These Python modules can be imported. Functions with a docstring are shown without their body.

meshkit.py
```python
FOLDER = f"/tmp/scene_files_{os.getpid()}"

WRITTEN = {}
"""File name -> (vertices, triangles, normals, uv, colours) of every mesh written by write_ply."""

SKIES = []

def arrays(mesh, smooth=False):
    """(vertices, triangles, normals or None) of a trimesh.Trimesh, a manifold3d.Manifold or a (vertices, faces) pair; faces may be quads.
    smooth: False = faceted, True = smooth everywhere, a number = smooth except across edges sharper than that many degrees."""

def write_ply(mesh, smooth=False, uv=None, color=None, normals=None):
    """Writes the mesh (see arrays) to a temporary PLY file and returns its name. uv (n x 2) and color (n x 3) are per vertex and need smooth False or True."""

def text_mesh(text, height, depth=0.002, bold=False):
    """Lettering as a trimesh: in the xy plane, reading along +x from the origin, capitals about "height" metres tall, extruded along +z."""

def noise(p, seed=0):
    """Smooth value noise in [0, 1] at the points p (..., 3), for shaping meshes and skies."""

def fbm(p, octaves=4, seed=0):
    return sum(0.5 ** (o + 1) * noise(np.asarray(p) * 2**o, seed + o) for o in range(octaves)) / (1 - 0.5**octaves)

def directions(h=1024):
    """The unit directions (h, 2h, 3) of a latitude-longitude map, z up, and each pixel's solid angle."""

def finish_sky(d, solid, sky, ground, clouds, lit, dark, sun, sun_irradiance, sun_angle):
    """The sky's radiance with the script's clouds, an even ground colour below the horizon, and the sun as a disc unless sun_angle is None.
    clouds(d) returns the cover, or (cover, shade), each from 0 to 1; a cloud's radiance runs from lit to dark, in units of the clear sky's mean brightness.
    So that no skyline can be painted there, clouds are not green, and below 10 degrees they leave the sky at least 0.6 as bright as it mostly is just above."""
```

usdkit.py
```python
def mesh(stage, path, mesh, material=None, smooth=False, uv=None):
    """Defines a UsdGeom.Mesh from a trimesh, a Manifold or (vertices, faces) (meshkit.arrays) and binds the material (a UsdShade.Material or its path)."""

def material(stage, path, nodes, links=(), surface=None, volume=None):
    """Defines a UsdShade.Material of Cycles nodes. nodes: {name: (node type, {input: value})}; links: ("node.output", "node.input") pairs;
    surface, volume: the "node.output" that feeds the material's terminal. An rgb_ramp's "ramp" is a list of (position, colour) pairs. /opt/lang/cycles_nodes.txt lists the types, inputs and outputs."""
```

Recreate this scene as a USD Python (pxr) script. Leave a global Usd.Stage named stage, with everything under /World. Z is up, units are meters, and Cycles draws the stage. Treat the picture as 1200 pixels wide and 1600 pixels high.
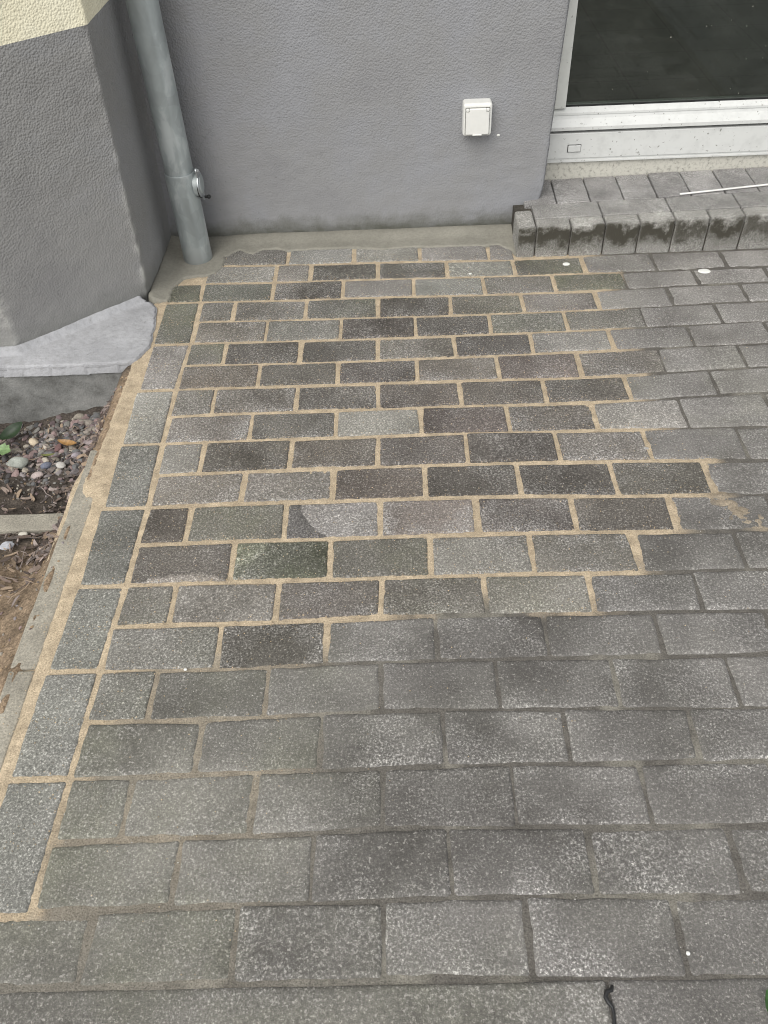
"""Paved corner of a courtyard: relaid pavers with fresh sand joints, grey rendered house walls, drainpipe, socket, terrace door and brick step."""
import math, random
import numpy as np
import trimesh, manifold3d as m3
import usdkit
from meshkit import fbm, noise
from pxr import Gf, Sdf, Usd, UsdGeom, UsdLux, UsdShade, Vt

stage = Usd.Stage.CreateInMemory()
UsdGeom.SetStageUpAxis(stage, UsdGeom.Tokens.z)
UsdGeom.SetStageMetersPerUnit(stage, 1.0)
world = UsdGeom.Xform.Define(stage, "/World"); stage.SetDefaultPrim(world.GetPrim())
UsdGeom.Scope.Define(stage, "/World/Looks")

# ------------------------------------------------------------------ camera, sky, sun, exposure
CAMROT = ((0.9992992, 0.0288299, 0.0238737), (-0.0042036, 0.7201968, -0.6937571), (-0.0371947, 0.6931706, 0.7198133))
CAMPOS = (0.00554, -2.42104, 1.24481)
cam = UsdGeom.Camera.Define(stage, "/World/camera")
cam.CreateHorizontalApertureAttr(36.0); cam.CreateVerticalApertureAttr(48.0)
cam.CreateFocalLengthAttr(1272.93 / 1200 * 36)
cam.CreateClippingRangeAttr(Gf.Vec2f(0.05, 500))
R = np.array(CAMROT)
cam.AddTransformOp().Set(Gf.Matrix4d(*[float(x) for x in (*R[:, 0], 0, *R[:, 1], 0, *R[:, 2], 0, *CAMPOS, 1)]))
EXPOSURE = 1.1
cam.CreateExposureAttr(EXPOSURE)

SUN_TO = np.array([-0.30, -0.62, 0.85]); SUN_TO /= np.linalg.norm(SUN_TO)      # direction towards the sun
ELEV, ROTN = math.asin(SUN_TO[2]), math.atan2(SUN_TO[0], SUN_TO[1])
SKY_STRENGTH, SUN_INTENSITY, SUN_ANGLE = 0.10, 0.30, 45.0
dome = UsdLux.DomeLight.Define(stage, "/World/sky")
dome.GetPrim().SetCustomDataByKey("kind", "structure")
skymat = usdkit.material(stage, "/World/Looks/overcast_sky", {
    "sky": ("sky_texture", {"sky_type": "single_scattering", "sun_disc": False, "sun_elevation": ELEV, "sun_rotation": ROTN}),
    "grey": ("hsv", {"saturation": 0.12, "value": 1.0}),
    "tc": ("texture_coordinate", {}),
    "n": ("noise_texture", {"scale": 2.2, "detail": 4.0}),
    "cr": ("rgb_ramp", {"ramp": [(0.3, (0.82, 0.83, 0.85)), (0.7, (1.12, 1.11, 1.09))]}),
    "mul": ("mix", {"mix_type": "multiply", "fac": 1.0}),
    "bg": ("background_shader", {"strength": SKY_STRENGTH})},
    [("sky.color", "grey.color"), ("tc.generated", "n.vector"), ("n.fac", "cr.fac"), ("grey.color", "mul.color1"), ("cr.color", "mul.color2"), ("mul.color", "bg.color")],
    surface="bg.background")
UsdShade.MaterialBindingAPI.Apply(dome.GetPrim()).Bind(skymat)
sun = UsdLux.DistantLight.Define(stage, "/World/sun")
sun.CreateNormalizeAttr(True); sun.CreateIntensityAttr(SUN_INTENSITY); sun.CreateAngleAttr(SUN_ANGLE); sun.CreateColorAttr(Gf.Vec3f(1.0, 0.97, 0.92))
zx = np.cross([0, 0, 1.0], SUN_TO); zx /= np.linalg.norm(zx); zy = np.cross(SUN_TO, zx)
sun.AddTransformOp().Set(Gf.Matrix4d(*[float(x) for x in (*zx, 0, *zy, 0, *SUN_TO, 0, 0, 0, 5, 1)]))

# ------------------------------------------------------------------ measured layout of the paving (metres on the ground plane)
LINES={
 1:[(-0.5576, -0.1577), (-0.4691, -0.1609), (-0.3222, -0.1686), (-0.128, -0.171), (0.065, -0.1772), (0.2566, -0.1833), (0.3517, -0.1882), (0.5431, -0.183), (0.7823, -0.1755), (1.1132, -0.1768)],
 2:[(-0.5615, -0.2631), (-0.3521, -0.27), (-0.154, -0.2691), (0.0526, -0.2725), (0.1554, -0.2759), (0.3545, -0.2788), (0.5586, -0.2786), (0.6411, -0.2825), (0.8502, -0.279), (1.0809, -0.2753)],
 3:[(-0.5523, -0.3615), (-0.2606, -0.3703), (-0.1509, -0.3689), (0.0516, -0.3703), (0.1497, -0.3733), (0.3522, -0.3765), (0.5558, -0.3764), (0.6593, -0.3714), (0.8281, -0.3639), (1.052, -0.3635)],
 4:[(-0.5492, -0.4654), (-0.2986, -0.4713), (-0.153, -0.4724), (0.0503, -0.4755), (0.1437, -0.475), (0.3544, -0.4754), (0.5591, -0.474), (0.7699, -0.4665), (1.0214, -0.4569)],
 5:[(-0.5505, -0.5688), (-0.351, -0.573), (-0.1496, -0.5745), (0.0526, -0.573), (0.1379, -0.5736), (0.3544, -0.5715), (0.5634, -0.5691), (0.6692, -0.5649), (0.8613, -0.56), (0.9895, -0.5542)],
 6:[(-0.5561, -0.6698), (-0.4504, -0.6701), (-0.3161, -0.6748), (-0.1546, -0.674), (0.0494, -0.6743), (0.1322, -0.6706), (0.3551, -0.6692), (0.5617, -0.6626), (0.6682, -0.6631), (0.7791, -0.6582), (0.9567, -0.6543)],
 7:[(-0.5556, -0.7702), (-0.356, -0.7715), (-0.1463, -0.7722), (0.0543, -0.7711), (0.1742, -0.7722), (0.3571, -0.7742), (0.5664, -0.7737), (0.6681, -0.7647), (0.7749, -0.7613), (0.9238, -0.7548)],
 8:[(-0.5529, -0.8765), (-0.455, -0.8716), (-0.2986, -0.872), (-0.0498, -0.8747), (0.1669, -0.8698), (0.3589, -0.8734), (0.555, -0.8724), (0.6277, -0.8687), (0.7742, -0.8627), (0.8901, -0.8576)],
 9:[(-0.5501, -0.9766), (-0.3542, -0.9744), (-0.2519, -0.9746), (-0.0497, -0.9739), (0.1593, -0.9713), (0.2629, -0.9751), (0.4579, -0.9765), (0.6153, -0.9829), (0.667, -0.9809), (0.8498, -0.9806)],
 10:[(-0.5489, -1.0856), (-0.4438, -1.0808), (-0.2804, -1.0774), (-0.0495, -1.0781), (0.0798, -1.0764), (0.3608, -1.0795), (0.5648, -1.0865), (0.7086, -1.0909), (0.8124, -1.0945)],
 11:[(-0.5424, -1.1856), (-0.3545, -1.1826), (-0.1878, -1.1826), (-0.0452, -1.1816), (0.1573, -1.1812), (0.2395, -1.1827), (0.463, -1.192), (0.6716, -1.1958), (0.7781, -1.1993)],
 12:[(-0.545, -1.2949), (-0.3413, -1.291), (-0.1816, -1.2926), (-0.0374, -1.2918), (0.1564, -1.2903), (0.3604, -1.2936), (0.5675, -1.298), (0.7062, -1.3007), (0.7447, -1.3013)],
 13:[(-0.5385, -1.4013), (-0.3432, -1.4007), (-0.1755, -1.4024), (-0.0415, -1.3989), (0.1549, -1.3984), (0.2601, -1.3997), (0.4615, -1.4027), (0.5756, -1.4026), (0.7117, -1.4018)],
 14:[(-0.5478, -1.5012), (-0.3473, -1.5016), (-0.1821, -1.5008), (-0.0417, -1.4933), (0.2592, -1.497), (0.419, -1.4984), (0.679, -1.5016)],
 15:[(-0.5443, -1.5995), (-0.3476, -1.6023), (-0.1761, -1.5991), (-0.0373, -1.5949), (0.1586, -1.5944), (0.3755, -1.5973), (0.6468, -1.5998)],
 16:[(-0.5467, -1.7029), (-0.3463, -1.7043), (-0.17, -1.6977), (-0.0377, -1.6949), (0.1596, -1.6975), (0.3679, -1.7005), (0.6121, -1.7056)],
 17:[(-0.5548, -1.8066), (-0.3478, -1.8068), (-0.1636, -1.8021), (-0.0382, -1.7982), (0.1702, -1.7969), (0.2528, -1.7988), (0.5808, -1.8013)],
 18:[(-0.5482, -1.9105), (-0.4453, -1.9095), (-0.2363, -1.9086), (-0.0386, -1.8985), (0.1584, -1.9009), (0.3728, -1.9037), (0.5467, -1.9052)],
 19:[(-0.6008, -2.017), (-0.5569, -2.0151), (-0.3452, -2.0079), (-0.2259, -2.0076), (-0.0418, -2.0058), (0.1469, -2.0028), (0.361, -2.0063), (0.5122, -2.0106)],
 20:[(-0.5694, -2.1129), (-0.4598, -2.1128), (-0.2442, -2.1102), (-0.0395, -2.1083), (0.1348, -2.1106), (0.3757, -2.1139), (0.4786, -2.113)],
}
JOINTS={
 0:[(-0.3252, -0.13), (-0.1231, -0.129), (0.0779, -0.1397), (0.2849, -0.147)],
 1:[(-0.3544, -0.2226), (-0.251, -0.2224), (-0.0487, -0.2217), (0.1544, -0.2285), (0.3536, -0.2387), (0.5557, -0.2419), (0.7629, -0.2344), (0.9691, -0.2306)],
 2:[(-0.3533, -0.3195), (-0.1507, -0.3155), (0.053, -0.3256), (0.2552, -0.3287), (0.4562, -0.3318), (0.6571, -0.3297), (0.8611, -0.3208)],
 3:[(-0.4553, -0.4145), (-0.2518, -0.4242), (-0.0485, -0.4223), (0.1539, -0.4238), (0.3546, -0.4301), (0.5614, -0.4237), (0.7643, -0.4187), (0.973, -0.4108)],
 4:[(-0.3545, -0.5197), (-0.1496, -0.5228), (0.0523, -0.5258), (0.2549, -0.5258), (0.4588, -0.5229), (0.6673, -0.5203), (0.8727, -0.5144)],
 5:[(-0.4548, -0.6243), (-0.2545, -0.6242), (-0.0501, -0.6244), (0.1524, -0.6275), (0.3547, -0.6218), (0.5614, -0.6136), (0.7702, -0.6172), (0.9748, -0.594)],
 6:[(-0.3546, -0.7223), (-0.1512, -0.7239), (0.0511, -0.7214), (0.2557, -0.7232), (0.4613, -0.7264), (0.6702, -0.7163), (0.8748, -0.7086)],
 7:[(-0.455, -0.8268), (-0.2509, -0.8196), (-0.0483, -0.8276), (0.1539, -0.8229), (0.3598, -0.8235), (0.5612, -0.8214), (0.7748, -0.8174)],
 8:[(-0.3534, -0.927), (-0.1488, -0.9228), (0.0537, -0.9232), (0.2583, -0.9226), (0.464, -0.9269), (0.6711, -0.9313)],
 9:[(-0.4531, -1.0289), (-0.2498, -1.0228), (-0.0481, -1.0276), (0.1552, -1.026), (0.3606, -1.0245), (0.5626, -1.0339), (0.7747, -1.0351)],
 10:[(-0.3476, -1.1343), (-0.1468, -1.1307), (0.0562, -1.1292), (0.2594, -1.1299), (0.4668, -1.1388), (0.6687, -1.1435)],
 11:[(-0.451, -1.2404), (-0.2455, -1.2411), (-0.0439, -1.2369), (0.1594, -1.2384), (0.3624, -1.2419), (0.5667, -1.2491), (0.7058, -1.2729)],
 12:[(-0.3444, -1.3458), (-0.1438, -1.3428), (0.0573, -1.345), (0.2613, -1.3473), (0.4673, -1.3532), (0.674, -1.3557)],
 13:[(-0.4466, -1.4434), (-0.2436, -1.4501), (-0.0429, -1.4474), (0.1581, -1.4464), (0.361, -1.4531), (0.5627, -1.4459)],
 14:[(-0.343, -1.5511), (-0.1461, -1.5456), (0.0596, -1.549), (0.2625, -1.5495), (0.4668, -1.5529)],
 15:[(-0.4492, -1.655), (-0.2453, -1.6515), (-0.042, -1.6466), (0.1625, -1.647), (0.3677, -1.6475), (0.5707, -1.6506)],
 16:[(-0.3493, -1.7568), (-0.1441, -1.7524), (0.0625, -1.7504), (0.267, -1.7483), (0.477, -1.7535)],
 17:[(-0.4494, -1.8585), (-0.2467, -1.8585), (-0.0414, -1.8523), (0.1678, -1.8536), (0.3749, -1.8559)],
 18:[(-0.3519, -1.9585), (-0.1456, -1.9538), (0.0599, -1.9528), (0.2702, -1.9548), (0.4833, -1.9587)],
 19:[(-0.4628, -2.0661), (-0.2498, -2.0651), (-0.0411, -2.0582), (0.1655, -2.0605), (0.3741, -2.0628)],
 20:[(-0.3516, -2.1449), (-0.1441, -2.1474), (0.0599, -2.1499), (0.2624, -2.1524), (0.4607, -2.1549)],
}
BORDER= [(-0.5659, -0.2592), (-0.5507, -0.4669), (-0.5523, -0.5687), (-0.5558, -0.6156), (-0.5594, -0.7435), (-0.5564, -0.8957), (-0.5559, -0.982), (-0.5505, -1.0697), (-0.5486, -1.1756), (-0.5491, -1.2751), (-0.5471, -1.3789), (-0.5497, -1.4432), (-0.5551, -1.5333), (-0.5548, -1.5951), (-0.5542, -1.7088), (-0.5548, -1.8066), (-0.5568, -1.9153), (-0.558, -2.0115)]
SAND_AREA= [(-1.9965, 0.4633), (-0.8544, 0.0348), (0.3606, -0.1094), (0.5931, -0.1694), (0.6433, -0.2988), (0.601, -0.4654), (0.5954, -0.6185), (0.602, -0.7042), (0.6044, -0.8363), (0.5531, -0.9313), (0.6147, -0.9852), (0.6336, -1.0263), (0.6968, -1.0977), (0.6778, -1.1835), (0.6016, -1.2468), (0.5747, -1.3001), (0.4873, -1.3657), (0.4654, -1.4077), (0.3789, -1.4584), (0.3496, -1.4999), (0.1602, -1.4511), (-0.0124, -1.4762), (-0.1316, -1.5532), (-0.328, -1.5473), (-0.5004, -1.6075), (-0.5205, -1.7194), (-0.545, -1.8276), (-0.556, -1.9251), (-0.5601, -2.0264), (-0.8588, -2.0728)]
MORTAR= [(-0.7335, 0.0769), (-0.7144, 0.0284), (-0.712, -0.1294), (-0.7165, -0.3268), (-0.699, -0.3588), (-0.6565, -0.3582), (-0.649, -0.3381), (-0.6482, -0.2893), (-0.6293, -0.2331), (-0.6014, -0.2276), (-0.567, -0.2263), (-0.5318, -0.2029), (-0.5173, -0.1663), (-0.5185, -0.1121), (-0.4795, -0.0734), (-0.4593, -0.0928), (-0.434, -0.1065), (-0.418, -0.0878), (-0.3991, -0.0773), (-0.3653, -0.0757), (-0.3281, -0.0924), (-0.2886, -0.0894), (-0.2391, -0.087), (-0.1795, -0.0874), (-0.1299, -0.0891), (-0.0804, -0.0967), (-0.0311, -0.1063), (-0.0074, -0.1021), (0.0478, -0.0982), (0.1067, -0.1025), (0.1656, -0.1009), (0.244, -0.1028), (0.2769, -0.1072), (0.3126, -0.1019), (0.3396, -0.1236), (0.3537, -0.1364), (0.3655, -0.1682), (0.3969, -0.1318), (0.4143, 0.0093), (0.1745, 0.0494)]
LEDGE= [(-1.2889, -0.6461), (-1.0452, -0.6568), (-0.8574, -0.6587), (-0.7062, -0.653), (-0.6858, -0.6371), (-0.66, -0.5773), (-0.6655, -0.5133), (-0.6705, -0.4499), (-0.6807, -0.387), (-0.6984, -0.3623), (-0.7546, -0.3416)]
HLEFT= [(-0.6633, -0.3914), (-0.6553, -0.5566), (-0.6553, -0.5746), (-0.6532, -0.7703), (-0.6592, -0.7882), (-0.6493, -0.9799), (-0.6524, -0.9933), (-0.6442, -1.1815), (-0.6499, -1.2044), (-0.6424, -1.3706), (-0.6452, -1.3952), (-0.6501, -1.591), (-0.6529, -1.6059), (-0.6546, -1.7999)]

# ------------------------------------------------------------------ helpers
USED = {}
def numbered(path):
    n = USED.get(path, -1) + 1; USED[path] = n
    return path if n == 0 else f"{path}_{n:03d}"
def put(name, mesh, mat, parent="/World", smooth=False, attrs=None):
    """One Mesh prim called name under parent; attrs are per-vertex primvars (only with smooth True or False)."""
    path = numbered(f"{parent}/{name}")
    m = usdkit.mesh(stage, path, mesh, mat, smooth=smooth)
    for k, a in (attrs or {}).items():
        a = np.asarray(a, np.float32)
        if a.ndim == 1: a = np.repeat(a[:, None], 3, 1)
        UsdGeom.PrimvarsAPI(m).CreatePrimvar(k, Sdf.ValueTypeNames.Color3fArray, "vertex").Set(Vt.Vec3fArray.FromNumpy(a))
    return path
def group(name, loc=(0, 0, 0), parent="/World"):
    path = numbered(f"{parent}/{name}")
    x = UsdGeom.Xform.Define(stage, path)
    if any(loc): x.AddTranslateOp().Set(Gf.Vec3d(*loc))
    return path
def tag(path, label=None, category=None, grp=None, kind=None):
    p = stage.GetPrimAtPath(path)
    for k, v in (("label", label), ("category", category), ("group", grp), ("kind", kind)):
        if v: p.SetCustomDataByKey(k, v)
    return path
def rbox(lo, hi, r=0.004, seg=8):
    """Box with rounded edges, as the hull of eight small spheres."""
    lo, hi = np.array(lo, float), np.array(hi, float); r = min(r, *(0.49 * (hi - lo)))
    s = m3.Manifold.sphere(r, seg)
    return m3.Manifold.batch_hull([s.translate([(lo[0] + r, hi[0] - r)[i], (lo[1] + r, hi[1] - r)[j], (lo[2] + r, hi[2] - r)[k]]) for i in (0, 1) for j in (0, 1) for k in (0, 1)])
def box(lo, hi):
    lo, hi = np.array(lo, float), np.array(hi, float)
    return m3.Manifold.cube(hi - lo).translate(lo)
def tri(m):
    if hasattr(m, "to_mesh"):
        k = m.to_mesh(); return trimesh.Trimesh(k.vert_properties[:, :3], k.tri_verts, process=False)
    return m
def join(*ms): return trimesh.util.concatenate([tri(m) for m in ms])
def tube(pts, rad, n=8):
    pts = np.asarray(pts, float); rad = np.broadcast_to(rad, len(pts)); V, F = [], []
    for i, p in enumerate(pts):
        t = pts[min(i + 1, len(pts) - 1)] - pts[max(i - 1, 0)]; t /= np.linalg.norm(t)
        a = np.cross(t, [0.31, 0.22, 0.93]); a /= np.linalg.norm(a); b = np.cross(t, a)
        for k in range(n):
            w = 2 * math.pi * k / n; V.append(p + rad[i] * (math.cos(w) * a + math.sin(w) * b))
    for i in range(len(pts) - 1):
        for k in range(n):
            q, r_ = i * n + k, i * n + (k + 1) % n
            F += [(q, r_, r_ + n), (q, r_ + n, q + n)]
    V += [pts[0], pts[-1]]; c0, c1 = len(V) - 2, len(V) - 1; o = (len(pts) - 1) * n
    for k in range(n):
        F += [(c0, (k + 1) % n, k), (c1, o + k, o + (k + 1) % n)]
    return trimesh.Trimesh(np.array(V), np.array(F), process=False)
def inside(P, poly):
    x, y = P[..., 0], P[..., 1]; q = np.asarray(poly); c = np.zeros(x.shape, bool); j = len(q) - 1
    for i in range(len(q)):
        with np.errstate(divide="ignore", invalid="ignore"):
            c ^= ((q[i, 1] > y) != (q[j, 1] > y)) & (x < (q[j, 0] - q[i, 0]) * (y - q[i, 1]) / (q[j, 1] - q[i, 1]) + q[i, 0])
        j = i
    return c
def sdist(P, poly):
    """Signed distance to a polygon, positive inside."""
    P = np.asarray(P, float); q = np.asarray(poly, float); d = np.full(P.shape[:-1], 1e9)
    for a, b in zip(q, np.roll(q, -1, 0)):
        ab = b - a; t = np.clip(((P - a) @ ab) / (ab @ ab), 0, 1)
        d = np.minimum(d, np.linalg.norm(P - a - t[..., None] * ab, axis=-1))
    return np.where(inside(P, q), d, -d)
def smoothstep(a, b, x):
    t = np.clip((x - a) / (b - a), 0, 1); return t * t * (3 - 2 * t)
def sheet(x0, x1, y0, y1, step, zf, keep=None):
    """Height field over a rectangle; zf(P) gives z, keep(P, z) which vertices stay."""
    xs, ys = np.linspace(x0, x1, max(2, int(round((x1 - x0) / step)) + 1)), np.linspace(y0, y1, max(2, int(round((y1 - y0) / step)) + 1))
    X, Y = np.meshgrid(xs, ys); P = np.stack([X, Y], -1); Z = zf(P)
    idx = np.arange(X.size).reshape(X.shape)
    a, b, c, d = (idx[:-1, :-1].ravel(), idx[:-1, 1:].ravel(), idx[1:, 1:].ravel(), idx[1:, :-1].ravel())
    F = np.vstack([np.stack([a, b, c], 1), np.stack([a, c, d], 1)])
    V = np.stack([X.ravel(), Y.ravel(), Z.ravel()], 1)
    if keep is not None:
        k = keep(P, Z).ravel(); F = F[k[F].any(1)]
        used = np.unique(F); remap = np.full(len(V), -1); remap[used] = np.arange(len(used)); V, F = V[used], remap[F]
    return trimesh.Trimesh(V, F, process=False)
def n3(P, s, seed=0, o=4):
    P = np.asarray(P, float)
    if P.shape[-1] == 2: P = np.concatenate([P, np.full(P.shape[:-1] + (1,), 0.37)], -1)
    return fbm(P * s + 100.0, o, seed) - 0.5
def extrude(poly, z0, z1):
    q = np.asarray(poly, float)
    if 0.5 * np.sum(q[:, 0] * np.roll(q[:, 1], -1) - np.roll(q[:, 0], -1) * q[:, 1]) < 0: q = q[::-1]
    return m3.CrossSection([q]).extrude(z1 - z0).translate([0, 0, z0])

# ------------------------------------------------------------------ materials
def mat(name, nodes, links, surface="p.BSDF"): return usdkit.material(stage, "/World/Looks/" + name, nodes, links, surface=surface)

def concrete(name, relaid=True, stain=None):
    """Worn grey concrete of a paver. Per-vertex 'tone' is the stone's own colour; 'wear' = (pale bloom, algae, unused)."""
    extra, elinks, out = {}, [], "chip.color"
    if stain:           # an old two-tone water mark with a curved edge: (x, y, radius, factor inside, factor outside)
        cx, cy, r, fi, fo = stain
        extra = {"sv": ("mapping", {"location": (-cx, -cy, 0.0), "scale": (1.0, 1.0, 0.0)}), "sg": ("gradient_texture", {"gradient_type": "spherical"}), "ss": ("mapping", {"scale": (0.5 / r,) * 3}),
                 "sn": ("noise_texture", {"scale": 60.0, "detail": 4.0}), "snm": ("math", {"math_type": "multiply_add", "value2": 0.05, "value3": -0.025}), "sa": ("math", {"math_type": "add"}),
                 "srp": ("rgb_ramp", {"ramp": [(0.485, (fo,) * 3), (0.50, (min(fo, fi) * 0.86,) * 3), (0.515, (fi,) * 3), (0.62, (0.5 * (fi + max(fi, fo)),) * 3)]}), "smx": ("mix", {"mix_type": "multiply", "fac": 1.0})}
        elinks = [("g.position", "sv.vector"), ("sv.vector", "ss.vector"), ("ss.vector", "sg.vector"), ("g.position", "sn.vector"), ("sn.fac", "snm.value1"), ("sg.fac", "sa.value1"), ("snm.value", "sa.value2"), ("sa.value", "srp.fac"), ("chip.color", "smx.color1"), ("srp.color", "smx.color2")]
        out = "smx.color"
    return mat(name, {**extra,
        "g": ("geometry", {}), "oi": ("object_info", {}), "tone": ("attribute", {"attribute": "tone"}), "wear": ("attribute", {"attribute": "wear"}),
        "sw": ("separate_color", {}),
        "rnd": ("combine_xyz", {"z": 0.3}), "rf": ("math", {"math_type": "multiply"}), "rx": ("math", {"math_type": "multiply", "value2": 37.0}), "ry": ("math", {"math_type": "multiply", "value2": 91.0}),
        "off": ("mix_vector", {"fac": 0.5, "use_clamp": False}), "offs": ("mapping", {"scale": (2, 2, 2)}),
        # fine speckle
        "s1": ("noise_texture", {"scale": 255.0, "detail": 3.0, "roughness": 0.75}), "s1r": ("rgb_ramp", {"ramp": [(0.31, (0.30,) * 3), (0.43, (0.74,) * 3), (0.52, (0.98,) * 3), (0.59, (1.5,) * 3), (0.67, (3.0,) * 3)]}),
        "s2": ("noise_texture", {"scale": 125.0, "detail": 4.0, "roughness": 0.8}), "s2r": ("rgb_ramp", {"ramp": [(0.29, (0.48,) * 3), (0.41, (0.88,) * 3), (0.56, (1.03,) * 3), (0.68, (1.75,) * 3)]}), "sm": ("mix", {"mix_type": "multiply", "fac": 1.0}),
        "v": ("noise_texture", {"scale": 190.0, "detail": 1.0}), "vr": ("rgb_ramp", {"ramp": [(0.655, (0.0,) * 3), (0.71, (1.0,) * 3)]}),
        "chip": ("mix", {"mix_type": "mix", "color2": (0.42, 0.40, 0.37)}), "chf": ("math", {"math_type": "multiply", "value2": 0.55}),
        # cloudy patches
        "c1": ("noise_texture", {"scale": 9.0, "detail": 5.0, "roughness": 0.6}), "c1r": ("rgb_ramp", {"ramp": [(0.27, (0.55, 0.54, 0.53)), (0.5, (1.0, 1.0, 1.0)), (0.73, (1.5, 1.5, 1.5))]}),
        "c2": ("noise_texture", {"scale": 13.0, "detail": 8.0, "roughness": 0.68, "distortion": 0.3}), "c2r": ("rgb_ramp", {"ramp": [(0.45, (0.0,) * 3), (0.66, (1.0,) * 3)]}),
        "bf": ("math", {"math_type": "multiply"}), "s1b": ("rgb_ramp", {"ramp": [(0.40, (0.12,) * 3), (0.50, (0.5,) * 3), (0.60, (1.0,) * 3)]}), "bf2": ("math", {"math_type": "multiply"}),
        "bspk": ("mix", {"mix_type": "multiply", "fac": 0.8, "color1": (0.285, 0.275, 0.262)}),
        "c3": ("noise_texture", {"scale": 11.0, "detail": 5.0, "roughness": 0.65}), "c3r": ("rgb_ramp", {"ramp": [(0.44, (0.0,) * 3), (0.66, (1.0,) * 3)]}),
        "af": ("math", {"math_type": "multiply"}), "alg": ("mix", {"mix_type": "mix"}), "acol": ("mix", {"mix_type": "multiply", "fac": 1.0, "color2": (0.94, 0.985, 0.82)}),
        "mf1": ("map_range", {"to_min": 0.45, "to_max": 0.70}), "m1": ("mix", {"mix_type": "multiply"}), "m2": ("mix", {"mix_type": "multiply", "fac": 1.0}), "m3": ("mix", {"mix_type": "mix"}),
        "hb": ("noise_texture", {"scale": 420.0, "detail": 3.0, "roughness": 0.7}), "hb2": ("noise_texture", {"scale": 60.0, "detail": 3.0}), "hsum": ("math", {"math_type": "add"}),
        "bump": ("bump", {"strength": 0.75, "distance": 0.0022}),
        "p": ("principled_bsdf", {"roughness": 0.88, "specular_ior_level": 0.3})},
        elinks + [("wear.color", "sw.color"), ("oi.random", "rf.value1"), ("sw.b", "rf.value2"), ("rf.value", "rx.value1"), ("rf.value", "ry.value1"), ("rx.value", "rnd.x"), ("ry.value", "rnd.y")]
        + ([("g.position", "off.a"), ("rnd.vector", "off.b"), ("off.result", "offs.vector")] if relaid else [("g.position", "off.a"), ("g.position", "off.b"), ("off.result", "offs.vector")])
        + [("g.position", "s1.vector"), ("g.position", "s2.vector"), ("s2.fac", "s2r.fac"), ("s1r.color", "sm.color1"), ("s2r.color", "sm.color2"), ("g.position", "v.vector"), ("g.position", "hb.vector"), ("g.position", "hb2.vector")]
        + [(("offs.vector") if False else "off.result", f"{n}.vector") for n in ("c1", "c2", "c3")]
        + [("s1.fac", "s1r.fac"), ("v.fac", "vr.fac"), ("c1.fac", "c1r.fac"), ("c2.fac", "c2r.fac"), ("c3.fac", "c3r.fac"),
           ("tone.color", "m1.color1"), ("sm.color", "m1.color2"), ("sw.b", "mf1.value"), ("mf1.result", "m1.fac"), ("m1.color", "m2.color1"), ("c1r.color", "m2.color2"),
           ("sm.color", "bspk.color2"), ("c2r.color", "bf.value1"), ("sw.r", "bf.value2"), ("bf.value", "bf2.value1"), ("s1.fac", "s1b.fac"), ("s1b.color", "bf2.value2"), ("bf2.value", "m3.fac"), ("m2.color", "m3.color1"), ("bspk.color", "m3.color2"),
           ("c3r.color", "af.value1"), ("sw.g", "af.value2"), ("af.value", "alg.fac"), ("m3.color", "alg.color1"), ("m3.color", "acol.color1"), ("acol.color", "alg.color2"),
           ("vr.color", "chf.value1"), ("chf.value", "chip.fac"), ("alg.color", "chip.color1"),
           (out, "p.base_color"), ("hb.fac", "hsum.value1"), ("hb2.fac", "hsum.value2"), ("hsum.value", "bump.height"), ("bump.normal", "p.normal")])
PAVER = concrete("paver_concrete")
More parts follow.
